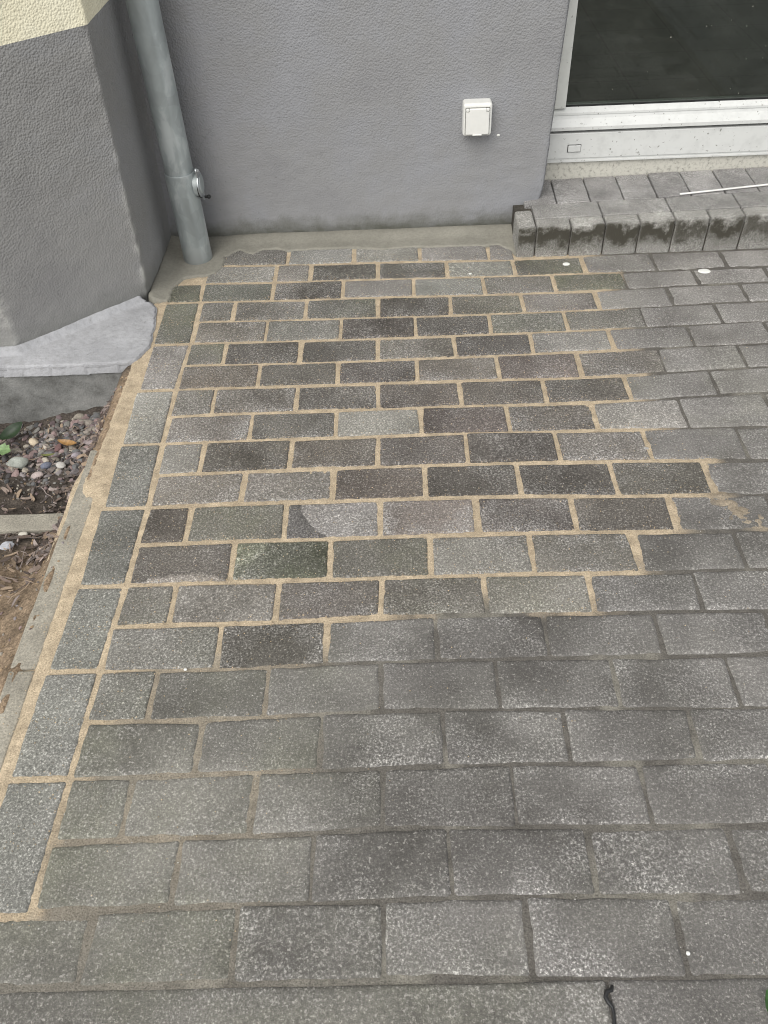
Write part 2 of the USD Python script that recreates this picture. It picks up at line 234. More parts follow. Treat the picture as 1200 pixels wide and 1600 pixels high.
STAINED = {(11, 2): concrete("stained_paver_concrete", stain=(-0.08, -1.17, 0.14, 1.18, 0.62)), (12, 1): concrete("corner_stained_concrete", stain=(-0.35, -1.292, 0.075, 1.28, 0.92)), (12, 0): concrete("edge_stained_concrete", stain=(-0.43, -1.625, 0.25, 1.75, 0.95))}

def plaster(name, col, grain=1.0, stain=None, edge=False):
    """Painted render: rough orange-peel relief, faint cloudiness, optional dirt colour near the ground."""
    nodes = {
        "g": ("geometry", {}), "sp": ("separate_xyz", {}),
        "h1v": ("voronoi_texture", {"scale": 195.0, "feature": "smooth_f1", "smoothness": 0.25}), "h1": ("map_range", {"from_min": 0.0, "from_max": 0.8, "to_min": 1.0, "to_max": 0.0, "clamp": True}), "hn": ("noise_texture", {"scale": 230.0, "detail": 3.0, "roughness": 0.6}), "hnm": ("math", {"math_type": "multiply", "value2": 0.7}), "a0": ("math", {"math_type": "add"}), "h2": ("noise_texture", {"scale": 42.0, "detail": 2.0}), "h3": ("noise_texture", {"scale": 9.0, "detail": 3.0}),
        "zs": ("map_range", {"from_min": 0.05, "from_max": 0.42, "to_min": 0.35, "to_max": 1.0, "clamp": True}),
        "hm": ("math", {"math_type": "multiply"}), "a1": ("math", {"math_type": "add"}), "h2m": ("math", {"math_type": "multiply", "value2": 0.7}), "h3m": ("math", {"math_type": "multiply", "value2": 0.8}), "a2": ("math", {"math_type": "add"}),
        "bump": ("bump", {"strength": 1.0, "distance": 0.0014 * grain}),
        "c": ("noise_texture", {"scale": 3.2, "detail": 6.0, "roughness": 0.62}), "cr": ("rgb_ramp", {"ramp": [(0.28, (0.84 * col[0], 0.83 * col[1], 0.82 * col[2])), (0.45, (0.97 * col[0], 0.96 * col[1], 0.93 * col[2])), (0.57, col), (0.74, tuple(min(1, 1.16 * x) for x in col))]}),
        "d": ("noise_texture", {"scale": 55.0, "detail": 5.0, "roughness": 0.7}), "dr": ("rgb_ramp", {"ramp": [(0.26, (0.72,) * 3), (0.40, (1.0,) * 3), (0.66, (1.0,) * 3), (0.78, (1.18,) * 3)]}),
        "m": ("mix", {"mix_type": "multiply", "fac": 1.0}),
        "zn": ("noise_texture", {"scale": 14.0, "detail": 6.0, "roughness": 0.7}), "znm": ("math", {"math_type": "multiply_add", "value2": 0.11, "value3": -0.055}), "za": ("math", {"math_type": "add"}),
        "zr": ("map_range", {"from_min": 0.012, "from_max": 0.075, "to_min": 0.85, "to_max": 0.0, "clamp": True}),
        "ds": ("mix", {"mix_type": "mix", "color2": stain or (0.07, 0.065, 0.05)}),
        "p": ("principled_bsdf", {"roughness": 0.72, "specular_ior_level": 0.35})}
    links = [("g.position", f"{n}.vector") for n in ("h1v", "hn", "h2", "h3", "c", "d", "zn")] + [("g.position", "sp.vector"), ("sp.z", "zs.value"), ("zs.result", "hm.value2"), ("h1v.distance", "h1.value"), ("hn.fac", "hnm.value1"), ("h1.result", "a0.value1"), ("hnm.value", "a0.value2"), ("a0.value", "hm.value1"), ("h2.fac", "h2m.value1"), ("hm.value", "a1.value1"), ("h2m.value", "a1.value2"), ("h3.fac", "h3m.value1"), ("a1.value", "a2.value1"), ("h3m.value", "a2.value2"), ("a2.value", "bump.height"), ("bump.normal", "p.normal"),
             ("c.fac", "cr.fac"), ("d.fac", "dr.fac"), ("cr.color", "m.color1"), ("dr.color", "m.color2"), ("zn.fac", "znm.value1"), ("sp.z", "za.value1"), ("znm.value", "za.value2"), ("za.value", "zr.value"), ("m.color", "ds.color1")]
    if stain: links += [("zr.result", "ds.fac"), ("ds.color", "p.base_color")]
    else: links += [("m.color", "p.base_color")]
    if edge:          # paint worn off along the arris
        nodes["ea"] = ("attribute", {"attribute": "edge"}); nodes["em"] = ("mix", {"mix_type": "mix", "color2": (0.40, 0.395, 0.37)}); nodes["es"] = ("separate_color", {})
        links = [l for l in links if l[1] != "p.base_color"] + [("ea.color", "es.color"), ("es.r", "em.fac"), ("ds.color", "em.color1"), ("em.color", "p.base_color")]
    return mat(name, nodes, links)
WALL = plaster("grey_render", (0.243, 0.245, 0.254), 1.0, stain=(0.085, 0.085, 0.065))
BAY = plaster("grey_bay_render", (0.225, 0.224, 0.222), 1.25, stain=(0.15, 0.15, 0.14), edge=True)
CREAM = plaster("cream_render", (0.72, 0.68, 0.52), 1.1)

def grainy(name, ramp, scale, scale2=25.0, bump=0.003, rough=0.95, mul=((0.3, 0.75), (0.7, 1.2)), bscale=None, attr=None):
    """Loose or rough matter: a colour ramp over fine noise times a cloudy tone; attr names a vertex colour that multiplies it."""
    nodes = {"g": ("geometry", {}), "n": ("noise_texture", {"scale": scale, "detail": 4.0, "roughness": 0.75}), "r": ("rgb_ramp", {"ramp": ramp}),
             "c": ("noise_texture", {"scale": scale2, "detail": 5.0, "roughness": 0.6}), "cr": ("rgb_ramp", {"ramp": [(a, (b,) * 3) for a, b in mul]}),
             "m": ("mix", {"mix_type": "multiply", "fac": 1.0}), "h": ("noise_texture", {"scale": bscale or scale, "detail": 3.0}), "bump": ("bump", {"strength": 0.8, "distance": bump}),
             "p": ("principled_bsdf", {"roughness": rough, "specular_ior_level": 0.25})}
    links = [("g.position", "n.vector"), ("g.position", "c.vector"), ("g.position", "h.vector"), ("n.fac", "r.fac"), ("c.fac", "cr.fac"), ("r.color", "m.color1"), ("cr.color", "m.color2"), ("h.fac", "bump.height"), ("bump.normal", "p.normal")]
    if attr:
        nodes["at"] = ("attribute", {"attribute": attr}); nodes["m2"] = ("mix", {"mix_type": "multiply", "fac": 1.0})
        links += [("m.color", "m2.color1"), ("at.color", "m2.color2"), ("m2.color", "p.base_color")]
    else: links += [("m.color", "p.base_color")]
    return mat(name, nodes, links)
JOINT = grainy("joint_filling", [(0.28, (0.30,) * 3), (0.42, (0.80,) * 3), (0.58, (1.1,) * 3), (0.72, (1.6,) * 3)], 330.0, 30.0, 0.0025, attr="tone")
SOIL = grainy("bed_soil", [(0.25, (0.3,) * 3), (0.45, (0.8,) * 3), (0.6, (1.15,) * 3), (0.75, (1.7,) * 3)], 160.0, 20.0, 0.006, attr="tone", mul=((0.3, 0.6), (0.7, 1.35)))
MORT = grainy("fresh_mortar", [(0.3, (0.195, 0.185, 0.155)), (0.55, (0.235, 0.225, 0.19)), (0.8, (0.27, 0.258, 0.22))], 120.0, 8.0, 0.0012, mul=((0.3, 0.86), (0.7, 1.1)), bscale=260.0)
SLAB = grainy("painted_cement", [(0.24, (0.10, 0.10, 0.10)), (0.32, (0.31, 0.31, 0.312)), (0.5, (0.365, 0.366, 0.376)), (0.8, (0.41, 0.41, 0.42))], 75.0, 9.0, 0.0022, mul=((0.3, 0.78), (0.7, 1.08)), bscale=110.0)
CONC = grainy("stained_concrete", [(0.2, (0.10, 0.098, 0.09)), (0.5, (0.20, 0.2, 0.19)), (0.8, (0.28, 0.275, 0.26))], 22.0, 5.0, 0.002, mul=((0.3, 0.62), (0.68, 1.15)), bscale=200.0)
EDGE = grainy("edging_concrete", [(0.28, (0.17, 0.16, 0.135)), (0.5, (0.30, 0.28, 0.235)), (0.75, (0.46, 0.42, 0.34))], 260.0, 14.0, 0.002)
LOOSE = grainy("loose_bits", [(0.3, (0.75,) * 3), (0.7, (1.2,) * 3)], 300.0, 40.0, 0.001, rough=0.8, attr="tone")
BARE = mat("far_paving", {"g": ("geometry", {}), "b": ("brick_texture", {"scale": 1.0, "brick_width": 0.204, "row_height": 0.103, "mortar_size": 0.005, "color1": (0.13, 0.13, 0.125), "color2": (0.17, 0.17, 0.165), "mortar": (0.07, 0.065, 0.055)}),
    "n": ("noise_texture", {"scale": 220.0, "detail": 3.0}), "r": ("rgb_ramp", {"ramp": [(0.3, (0.5,) * 3), (0.7, (1.6,) * 3)]}), "m": ("mix", {"mix_type": "multiply", "fac": 1.0}), "p": ("principled_bsdf", {"roughness": 0.9})},
    [("g.position", "b.vector"), ("g.position", "n.vector"), ("n.fac", "r.fac"), ("b.color", "m.color1"), ("r.color", "m.color2"), ("m.color", "p.base_color")])
ZINC = mat("weathered_zinc", {"g": ("geometry", {}), "mp": ("mapping", {"scale": (1, 1, 0.45)}), "n": ("noise_texture", {"scale": 16.0, "detail": 5.0, "roughness": 0.6, "distortion": 0.5}),
    "r": ("rgb_ramp", {"ramp": [(0.3, (0.24, 0.262, 0.26)), (0.5, (0.30, 0.328, 0.325)), (0.56, (0.36, 0.385, 0.383)), (0.75, (0.41, 0.435, 0.43))]}),
    "v": ("voronoi_texture", {"scale": 24.0, "randomness": 1.0}), "vr": ("rgb_ramp", {"ramp": [(0.0, (0.86,) * 3), (1.0, (1.12,) * 3)]}), "m": ("mix", {"mix_type": "multiply", "fac": 0.7}),
    "sp": ("separate_xyz", {}), "zr": ("map_range", {"from_min": 0.0, "from_max": 0.07, "to_min": 0.75, "to_max": 0.0, "clamp": True}), "zn": ("math", {"math_type": "multiply"}), "ds": ("mix", {"mix_type": "mix", "color2": (0.13, 0.13, 0.11)}),
    "rr": ("map_range", {"from_min": 0.3, "from_max": 0.7, "to_min": 0.42, "to_max": 0.62}), "bump": ("bump", {"strength": 0.25, "distance": 0.001}),
    "p": ("principled_bsdf", {"metallic": 0.45, "specular_ior_level": 0.5})},
    [("g.position", "mp.vector"), ("mp.vector", "n.vector"), ("g.position", "v.vector"), ("n.fac", "r.fac"), ("v.color", "vr.fac"), ("r.color", "m.color1"), ("vr.color", "m.color2"), ("g.position", "sp.vector"), ("sp.z", "zr.value"), ("zr.result", "zn.value1"), ("n.fac", "zn.value2"), ("zn.value", "ds.fac"), ("m.color", "ds.color1"), ("ds.color", "p.base_color"), ("n.fac", "rr.value"), ("rr.result", "p.roughness"), ("n.fac", "bump.height"), ("bump.normal", "p.normal")])
def plain(name, col, rough=0.4, metallic=0.0, spot=None, grime=0.25, gscale=30.0, spec=0.5):
    """Paint, plastic or metal with a little procedural grime; spot = size of dark specks."""
    return mat(name, {"g": ("geometry", {}), "n": ("noise_texture", {"scale": gscale, "detail": 6.0, "roughness": 0.7}), "r": ("rgb_ramp", {"ramp": [(0.28, tuple((1 - grime) * c for c in col)), (0.5, col), (0.75, tuple(min(1, 1.04 * c) for c in col))]}),
        "s": ("noise_texture", {"scale": spot or 200.0, "detail": 2.0, "roughness": 0.6}), "sr": ("rgb_ramp", {"ramp": [(0.27, (0.75 if spot else 0.0,) * 3), (0.33, (0.0,) * 3)]}), "m": ("mix", {"mix_type": "mix", "color2": (0.10, 0.095, 0.075)}),
        "p": ("principled_bsdf", {"roughness": rough, "metallic": metallic, "specular_ior_level": spec})},
        [("g.position", "n.vector"), ("n.fac", "r.fac"), ("g.position", "s.vector"), ("s.fac", "sr.fac"), ("sr.color", "m.fac"), ("r.color", "m.color1"), ("m.color", "p.base_color")])
WHITEPVC = plain("white_frame", (0.56, 0.565, 0.545), 0.30, spot=110.0, grime=0.12, gscale=24.0)
STILE = plain("white_sash", (0.56, 0.565, 0.53), 0.36, spot=90.0, grime=0.15)
SOCKW = plain("ivory_plastic", (0.66, 0.655, 0.62), 0.25, grime=0.06)
SILLP = plain("white_sill_render", (0.47, 0.455, 0.40), 0.85, spot=60.0, grime=0.6, gscale=85.0)
BLACK = plain("black_rubber", (0.012, 0.012, 0.012), 0.5)
STEEL = plain("dull_steel", (0.42, 0.44, 0.45), 0.42, metallic=0.9, grime=0.2)
PALEWOOD = plain("white_strip", (0.74, 0.73, 0.70), 0.5, grime=0.15)
WHITEP = plain("white_spot", (0.72, 0.72, 0.68), 0.6, grime=0.12, gscale=150.0)
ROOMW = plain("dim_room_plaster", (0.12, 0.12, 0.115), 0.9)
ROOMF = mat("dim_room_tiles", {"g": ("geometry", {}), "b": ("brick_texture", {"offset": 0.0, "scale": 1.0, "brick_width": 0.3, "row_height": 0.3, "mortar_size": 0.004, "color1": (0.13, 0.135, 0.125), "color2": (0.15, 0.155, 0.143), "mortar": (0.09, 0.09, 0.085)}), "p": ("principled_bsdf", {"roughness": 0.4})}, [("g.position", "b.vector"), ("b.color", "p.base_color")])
GLASS = mat("dusty_pane", {"g": ("geometry", {}), "t": ("transparent_bsdf", {"color": (0.80, 0.86, 0.82)}), "gl": ("glossy_bsdf", {"color": (1, 1, 1), "roughness": 0.01}), "f": ("fresnel", {"IOR": 1.5}), "mx": ("mix_closure", {}),
    "v": ("voronoi_texture", {"scale": 42.0, "randomness": 1.0}), "vr": ("rgb_ramp", {"ramp": [(0.0, (1.0,) * 3), (0.05, (0.85,) * 3), (0.08, (0.0,) * 3)]}), "pick": ("separate_color", {}), "pk": ("math", {"math_type": "greater_than", "value2": 0.72}), "pm": ("math", {"math_type": "multiply"}),
    "n": ("noise_texture", {"scale": 7.0, "detail": 5.0}), "nm": ("map_range", {"from_min": 0.35, "from_max": 0.8, "to_min": 0.012, "to_max": 0.03, "clamp": True}), "mxm": ("math", {"math_type": "maximum"}),
    "d": ("diffuse_bsdf", {"color": (0.40, 0.40, 0.34)}), "out": ("mix_closure", {})},
    [("f.fac", "mx.fac"), ("t.BSDF", "mx.closure1"), ("gl.BSDF", "mx.closure2"), ("g.position", "v.vector"), ("v.distance", "vr.fac"), ("v.color", "pick.color"), ("pick.r", "pk.value1"), ("vr.color", "pm.value1"), ("pk.value", "pm.value2"), ("g.position", "n.vector"), ("n.fac", "nm.value"), ("pm.value", "mxm.value1"), ("nm.result", "mxm.value2"), ("mxm.value", "out.fac"), ("mx.closure", "out.closure1"), ("d.BSDF", "out.closure2")], surface="out.closure")
def leafmat(name, col, trans=0.3):
    return mat(name, {"g": ("geometry", {}), "n": ("noise_texture", {"scale": 120.0, "detail": 4.0}), "r": ("rgb_ramp", {"ramp": [(0.3, tuple(0.65 * c for c in col)), (0.7, tuple(1.25 * c for c in col))]}),
        "p": ("principled_bsdf", {"roughness": 0.45}), "t": ("translucent_bsdf", {}), "x": ("mix_closure", {"fac": trans})},
        [("g.position", "n.vector"), ("n.fac", "r.fac"), ("r.color", "p.base_color"), ("r.color", "t.color"), ("p.BSDF", "x.closure1"), ("t.BSDF", "x.closure2")], surface="x.closure")

# ------------------------------------------------------------------ paving
rng = np.random.default_rng(7)
def line_at(k, x):
    if k > 20: return line_at(20, x) - 0.105 * (k - 20)
    q = np.array(LINES[k]); return float(np.interp(x, q[:, 0], q[:, 1]))
def border_at(y):
    q = np.array(sorted((b, a) for a, b in BORDER)); return float(np.interp(y, q[:, 0], q[:, 1]))
def sand_exact(P):
    P = np.asarray(P, float)
    d = sdist(P, SAND_AREA) + 0.05 * n3(P, 22.0, 5) + 0.03 * n3(P, 70.0, 6)
    s = smoothstep(-0.045, 0.022, d + 0.05 * n3(P, 8.0, 9))
    # thin pale sand swept on along the left, nearer the viewer, and a spill on the right
    q = 0.55 * smoothstep(-0.10, -0.30, P[..., 0]) * smoothstep(-2.25, -1.6, P[..., 1]) * np.clip(0.75 + 1.2 * n3(P, 12.0, 8), 0, 1)
    return np.maximum(s, q)

_gx, _gy = np.arange(-1.3, 1.5, 0.005), np.arange(-2.7, 0.6, 0.005)
_S = sand_exact(np.stack(np.meshgrid(_gx, _gy), -1))
def sand_at(P):
    P = np.asarray(P, float); u = np.clip((P[..., 0] + 1.3) / 0.005, 0, len(_gx) - 1.001); v = np.clip((P[..., 1] + 2.7) / 0.005, 0, len(_gy) - 1.001)
    i, j = u.astype(int), v.astype(int); a, b = u - i, v - j
    return (_S[j, i] * (1 - a) + _S[j, i + 1] * a) * (1 - b) + (_S[j + 1, i] * (1 - a) + _S[j + 1, i + 1] * a) * b

# the stones' own colours, row by row from the left: d dark, b brown-dark, m mid, l pale bluish, g green, p pale pinkish
TONES = {0: "mlllm", 1: "lmddlgm", 2: "gdllmgm", 3: "mmgdgmm", 4: "pmddmmm", 5: "gddmdlm", 6: "bddpbm", 7: "mpdbbdm", 8: "pdlbdlm", 9: "lbbbdpm", 10: "pmbdddm", 11: "bglpddm", 12: "dGglpm", 13: "mmmmmm", 14: "mdmmm"}
HTONES = "Ggllllmmgg"
BASE = {"d": (0.104, 0.098, 0.091), "b": (0.112, 0.102, 0.094), "m": (0.162, 0.156, 0.146), "l": (0.206, 0.202, 0.193), "g": (0.124, 0.123, 0.110), "G": (0.114, 0.115, 0.101), "p": (0.160, 0.150, 0.139)}
WEAR = {"d": (0.55, 0.05), "b": (0.5, 0.0), "m": (0.55, 0.25), "l": (0.5, 0.1), "g": (0.35, 0.9), "G": (0.5, 0.8), "p": (0.95, 0.0)}
def stone(corners, z, name, parent, tone, wear, relaid, tilt=None, depth=0.06, m_=None, n=10, round_=0.0022):
    """A paver: rounded worn rim, four-sided, from its four top corners (counter-clockwise)."""
    c = np.array(corners, float); cen = c.mean(0)
    def outline(ins):
        E = np.roll(c, -1, 0) - c; E /= np.linalg.norm(E, axis=1, keepdims=True); Nn = np.stack([-E[:, 1], E[:, 0]], 1)       # inward normals
        q = []
        for i in range(4):                       # offset lines i-1 and i meet
            A = np.array([E[i - 1], -E[i]]).T; t = np.linalg.solve(A, (c[i] + Nn[i] * ins) - (c[i - 1] + Nn[i - 1] * ins))
            q.append(c[i - 1] + Nn[i - 1] * ins + E[i - 1] * t[0])
        pts, nn = [], []
        for i in range(4):
            a, b = q[i], q[(i + 1) % 4]; L0 = np.linalg.norm(c[(i + 1) % 4] - c[i]); m = n if L0 > 0.15 else max(3, n // 2 + 1)
            L = np.linalg.norm(b - a); k = min(0.3, (0.004 if not relaid else 0.0025) / L0)
            for t in np.r_[k, np.linspace(0, 1, m + 1)[1:-1], 1 - k]: pts.append(a + (b - a) * t); nn.append(Nn[i])
        return np.array(pts), np.array(nn)
    P, Ni = outline(0.0)
    wob = ((0.0040 if not relaid else 0.0034) * n3(P, 85.0, 11))[:, None]
    w = 1.0 + 1.6 * np.clip(n3(P, 35.0, 12) + 0.1, 0, 1)
    w = w * (1.45 if not relaid else 0.85)
    tx, ty = tilt if tilt is not None else (rng.normal(0, 0.004), rng.normal(0, 0.006))
    zt = lambda Q: z + (Q[:, 0] - cen[0]) * tx + (Q[:, 1] - cen[1]) * ty
    def ring(inset, dz, f=1.0):
        Q = outline(inset)[0] + Ni * (wob * f + (inset * (w - 1) * 0.6 * f)[:, None]); return np.c_[Q, zt(Q) + dz * w]
    rings = [ring(0.012, 0.0, 0.0), ring(0.0055, -0.0004, 0.4), ring(0.0022, -0.0014), ring(0.0, -0.0042)]
    rings.append(np.c_[rings[-1][:, :2], np.full(len(P), z - depth)])
    k = len(P); V = np.vstack([np.r_[cen, z][None]] + rings); F = []
    for j in range(k): F.append((0, 1 + j, 1 + (j + 1) % k))
    for r in range(len(rings) - 1):
        for j in range(k):
            a, b = 1 + r * k + j, 1 + r * k + (j + 1) % k
            F += [(a, a + k, b + k), (a, b + k, b)]
    rim = np.r_[0.55, np.full(k, 1.2), np.full(k * (len(rings) - 1), 1.45)]
    WW = np.c_[wear[0] * rim, wear[1] * (0.5 + 0.5 * rim), np.full(len(V), 1.0 if relaid else 0.0)]
    m = trimesh.Trimesh(V, np.array(F), process=False)
    return put(name, m, m_ or PAVER, parent, smooth=True, attrs={"tone": np.tile(tone, (len(V), 1)), "wear": WW})

paving = tag(group("pavement"), kind="structure")
def gaps(x, y): return 0.0011 + 0.0036 * float(sand_at(np.array([x, y])))
def colour(ch, x, y, relaid):
    b = np.array(BASE[ch]); b = b * rng.uniform(0.9, 1.12) * (1 + rng.normal(0, 0.012, 3)); w = WEAR[ch]
    b = b * np.array((1.03, 1.0, 0.96))
    return b, (w[0] * rng.uniform(0.7, 1.2), w[1] * rng.uniform(0.7, 1.2))
for k in range(0, 22):
    if k <= 20: js = [a for a, _ in JOINTS[k]]
    else: js = [a for a, _ in JOINTS[19]]
    if k == 11: js = js[:6] + [0.772]
    if k >= 20: js = [-1.742, -0.740, 0.2624, 1.264]           # long edging stones close the paving
    ymid = lambda x, k=k: 0.5 * ((line_at(k, x) if k else line_at(1, x) + 0.1) + line_at(k + 1, x))
    xb = border_at(ymid(-0.55))
    if k >= 20: pass
    elif k <= 18: js = [xb] + [j for j in js if j > xb + 0.03]
    else:
        while js[0] > -1.0: js = [js[0] - 0.207] + js
    lim = 0.345 if k == 0 else 1.36 - 0.55 * max(0, k - 1) / 18
    if k >= 20: pass
    elif k: 
        while js[-1] < lim: js.append(js[-1] + 0.2055)
    else: js = [j for j in js if j < 0.33] + [0.362]
    for i, (a, b) in enumerate(zip(js[:-1], js[1:])):
        yt = lambda x: line_at(k, x) if k else line_at(1, x) + 0.1
        yb_ = lambda x: line_at(k + 1, x)
        xm, ym = 0.5 * (a + b), ymid(0.5 * (a + b))
        s = float(sand_at(np.array([xm, ym])))
        sand_side = lambda x, y: gaps(x, y)
        ga, gb = sand_side(a, ym), sand_side(b, ym); gt, gbm = gaps(xm, yt(xm)), gaps(xm, yb_(xm))
        x0, x1 = a + ga, b - gb; jit = rng.normal(0, 0.0011, 8)
        c = [(x0 + jit[0], yb_(x0) + gbm + jit[1]), (x1 + jit[2], yb_(x1) + gbm + jit[3]), (x1 + jit[4], yt(x1) - gt + jit[5]), (x0 + jit[6], yt(x0) - gt + jit[7])]
        if k == 12 and abs(b - 0.4673) < 0.01: c[2] = (c[2][0] - 0.006, c[2][1])
        if k == 12 and abs(a - 0.4673) < 0.01: c[3] = (c[3][0] + 0.003, c[3][1])
        row = TONES.get(k, "").replace(" ", "")
        ch = row[i] if i < len(row) else "m"
        relaid = s > 0.6
        tone, wear = colour(ch, xm, ym, relaid)
        if ch == "m" and not relaid:            # trodden, weathered stones: warmer green to the lower left
            g = float(smoothstep(0.1, -0.45, xm)) * float(smoothstep(-1.2, -1.6, ym))
            tone = np.array((0.143, 0.136, 0.127)) * (1 + 0.16 * float(smoothstep(0.25, 0.8, xm)) * float(smoothstep(-1.7, -1.2, ym))) * (1 + 0.32 * float(smoothstep(-1.3, -0.7, ym))) * (1 + 0.07 * g * np.array((0.9, 1.1, 0.2))) * rng.uniform(0.95, 1.06) * (1 + 0.16 * float(n3(np.array([xm, ym]), 2.0, 40)))
            wear = (0.7 * rng.uniform(0.6, 1.2) * (1 - 0.5 * g), 0.12 + 0.35 * g + 0.25 * max(0.0, float(n3(np.array([xm, ym]), 3.0, 41)) * 3))
        stone(c, 0.0 + rng.normal(0, 0.0007), "paver", paving, tone, wear, relaid, m_=STAINED.get((k, i)))
# border of stretchers along the bed
HY = [1, 3, 5, 7, 9, 11, 13, 15, 17, 19]
HL = [(-0.6633, -0.6553), (-0.658, -0.6553), (-0.6553, -0.6532), (-0.6592, -0.6493), (-0.6524, -0.6442), (-0.6499, -0.6424), (-0.6452, -0.6501), (-0.6529, -0.6546), (-0.655, -0.658)]
HT = "GGllllmggm"[1:]
HT = ["g", "G", "l", "l", "l", "m", "m", "m", "m"]
for i in range(9):
    y1, y0 = line_at(HY[i], -0.6), line_at(HY[i + 1], -0.6)
    if i == 0: y1 = -0.262
    g1, g0 = (0.0048, 0.0048) if i < 8 else (0.0045, 0.003)
    x1t, x1b = border_at(y1) - 0.0055, border_at(y0) - 0.0055
    if i >= 7: x1t += 0.0015; x1b += 0.0015
    t, w = colour(HT[i], 0, 0, True)
    if HT[i] == 'l': t = t * 1.25
    if i >= 4: t = np.array((0.185, 0.183, 0.166)) * rng.uniform(0.95, 1.05); w = (0.4, 0.12)
    stone([(HL[i][1], y0 + g0), (x1b, y0 + g0), (x1t, y1 - g1), (HL[i][0], y1 - g1)], rng.normal(0, 0.0006), "border_paver", paving, t, w, True)

# joint filling: one height field just below the stones' rims, tan sand where relaid, dark dirt elsewhere
def joint_z(P):
    s = sand_at(P); x = P[..., 0]
    z = -0.0030 - 0.0002 * s + (0.0018 + 0.0028 * s) * n3(P, 120.0, 21, 3) + (0.0042 - 0.0024 * s) * n3(P, 26.0, 22) + 0.0038 * (1 - s) * n3(P, 7.0, 28)
    strip = np.clip((-0.660 - x) / 0.03, 0, 1)
    z = z - np.clip((-0.672 - x) / 0.012, 0, 1) * 0.0125 * smoothstep(-1.06, -1.18, P[..., 1] + 0.1 * n3(P, 9.0, 27)) + 0.005 * strip * n3(P, 24.0, 23) - np.clip((-0.690 - x) / 0.05, 0, 1.5) ** 1.4 * (0.012 + 0.035 * smoothstep(-1.15, -0.9, P[..., 1]))
    # spill of sand over two stones on the right
    sp = sdist(P, [(0.655, -1.205), (0.70, -1.20), (0.735, -1.262), (0.80, -1.31), (0.76, -1.33), (0.69, -1.275)])
    z = z + 0.0058 * smoothstep(-0.018, 0.012, sp + 0.05 * n3(P, 50.0, 24)) * np.clip(0.6 + 2 * n3(P, 90.0, 29), 0, 1.1)
    return z
joint = sheet(-0.745, 1.36, -2.40, -0.05, 0.0034, joint_z)
P = joint.vertices[:, :2]; s = sand_at(P)
s = np.maximum(s, smoothstep(-0.648, -0.66, P[:, 0]))
spm = smoothstep(-0.02, 0.01, sdist(P, [(0.655, -1.205), (0.70, -1.20), (0.735, -1.262), (0.80, -1.31), (0.76, -1.33), (0.69, -1.275)]))
s = np.maximum(s, 0.5 * spm)
dust = smoothstep(0.02, 0.22, n3(P, 14.0, 25))[:, None]
left = smoothstep(0.1, -0.3, P[:, 0])[:, None]; dust = np.clip(dust + 0.6 * left, 0, 1)
dirt = np.array((0.122, 0.113, 0.100)) * (1 - dust) + np.array((0.20, 0.188, 0.160)) * dust
sandc = np.array((0.46, 0.375, 0.265)) * (1 + 0.22 * n3(P, 9.0, 26))[:, None]
tagp = put("joint_sand", joint, JOINT, smooth=True, attrs={"tone": dirt * (1 - s[:, None]) + sandc * s[:, None]})
tag(tagp, "tan sand and dark dirt filling the joints between the pavers", "sand", kind="stuff")
# paving that carries on beyond the laid-out part, to the horizon
hole = m3.CrossSection([[(-0.70, -2.39), (1.35, -2.39), (1.35, 0.4), (-0.70, 0.4)]])
far = (m3.CrossSection([[(-0.70, -40), (40, -40), (40, 0.4), (-0.70, 0.4)]]) - hole).extrude(0.05).translate([0, 0, -0.056])
put("courtyard_ground", far, BARE); tag("/World/courtyard_ground", kind="structure")

# ------------------------------------------------------------------ planting bed
def bed_z(P):
    x, y = P[..., 0], P[..., 1]
    t = np.clip((-0.702 - x) / 0.11, 0, 1); t = t * t * (3 - 2 * t)
    D = 0.035 + (0.135 - 0.035) * smoothstep(-1.45, -1.0, y) + 0.05 * smoothstep(-0.8, -1.1, x) * smoothstep(-1.0, -0.75, y)
    rough = 0.022 * n3(P, 16.0, 31) + 0.010 * n3(P, 60.0, 32, 3)
    return -0.0085 - 0.016 * smoothstep(-0.712, -0.700, x) * smoothstep(-1.10, -1.2, y) - t * D + rough * (0.35 + 0.65 * t)
bed = sheet(-1.9, -0.685, -3.2, -0.60, 0.005, bed_z)
P = bed.vertices[:, :2]
tan = smoothstep(0.0, 0.09, np.clip(P[:, 0] + 0.80, 0, 1) + 0.08 * n3(P, 18.0, 33)) * smoothstep(-0.62, -0.75, P[:, 1])
tan = np.maximum(tan, smoothstep(-1.17, -1.34, P[:, 1] + 0.20 * n3(P, 9.0, 34)) * 0.8)
humus = np.array((0.072, 0.060, 0.050)) * (1 + 0.9 * n3(P, 20.0, 35))[:, None]
tone = humus * (1 - tan[:, None]) + np.array((0.27, 0.20, 0.135)) * (1 + 0.5 * n3(P, 25.0, 36))[:, None] * tan[:, None]
put("bed_soil", bed, SOIL, smooth=True, attrs={"tone": tone}); tag("/World/bed_soil", kind="structure")
put("garden_ground", extrude([(-40, -40), (-0.70, -40), (-0.70, -0.4), (-40, -0.4)], -0.4, -0.30), BARE); tag("/World/garden_ground", kind="structure")

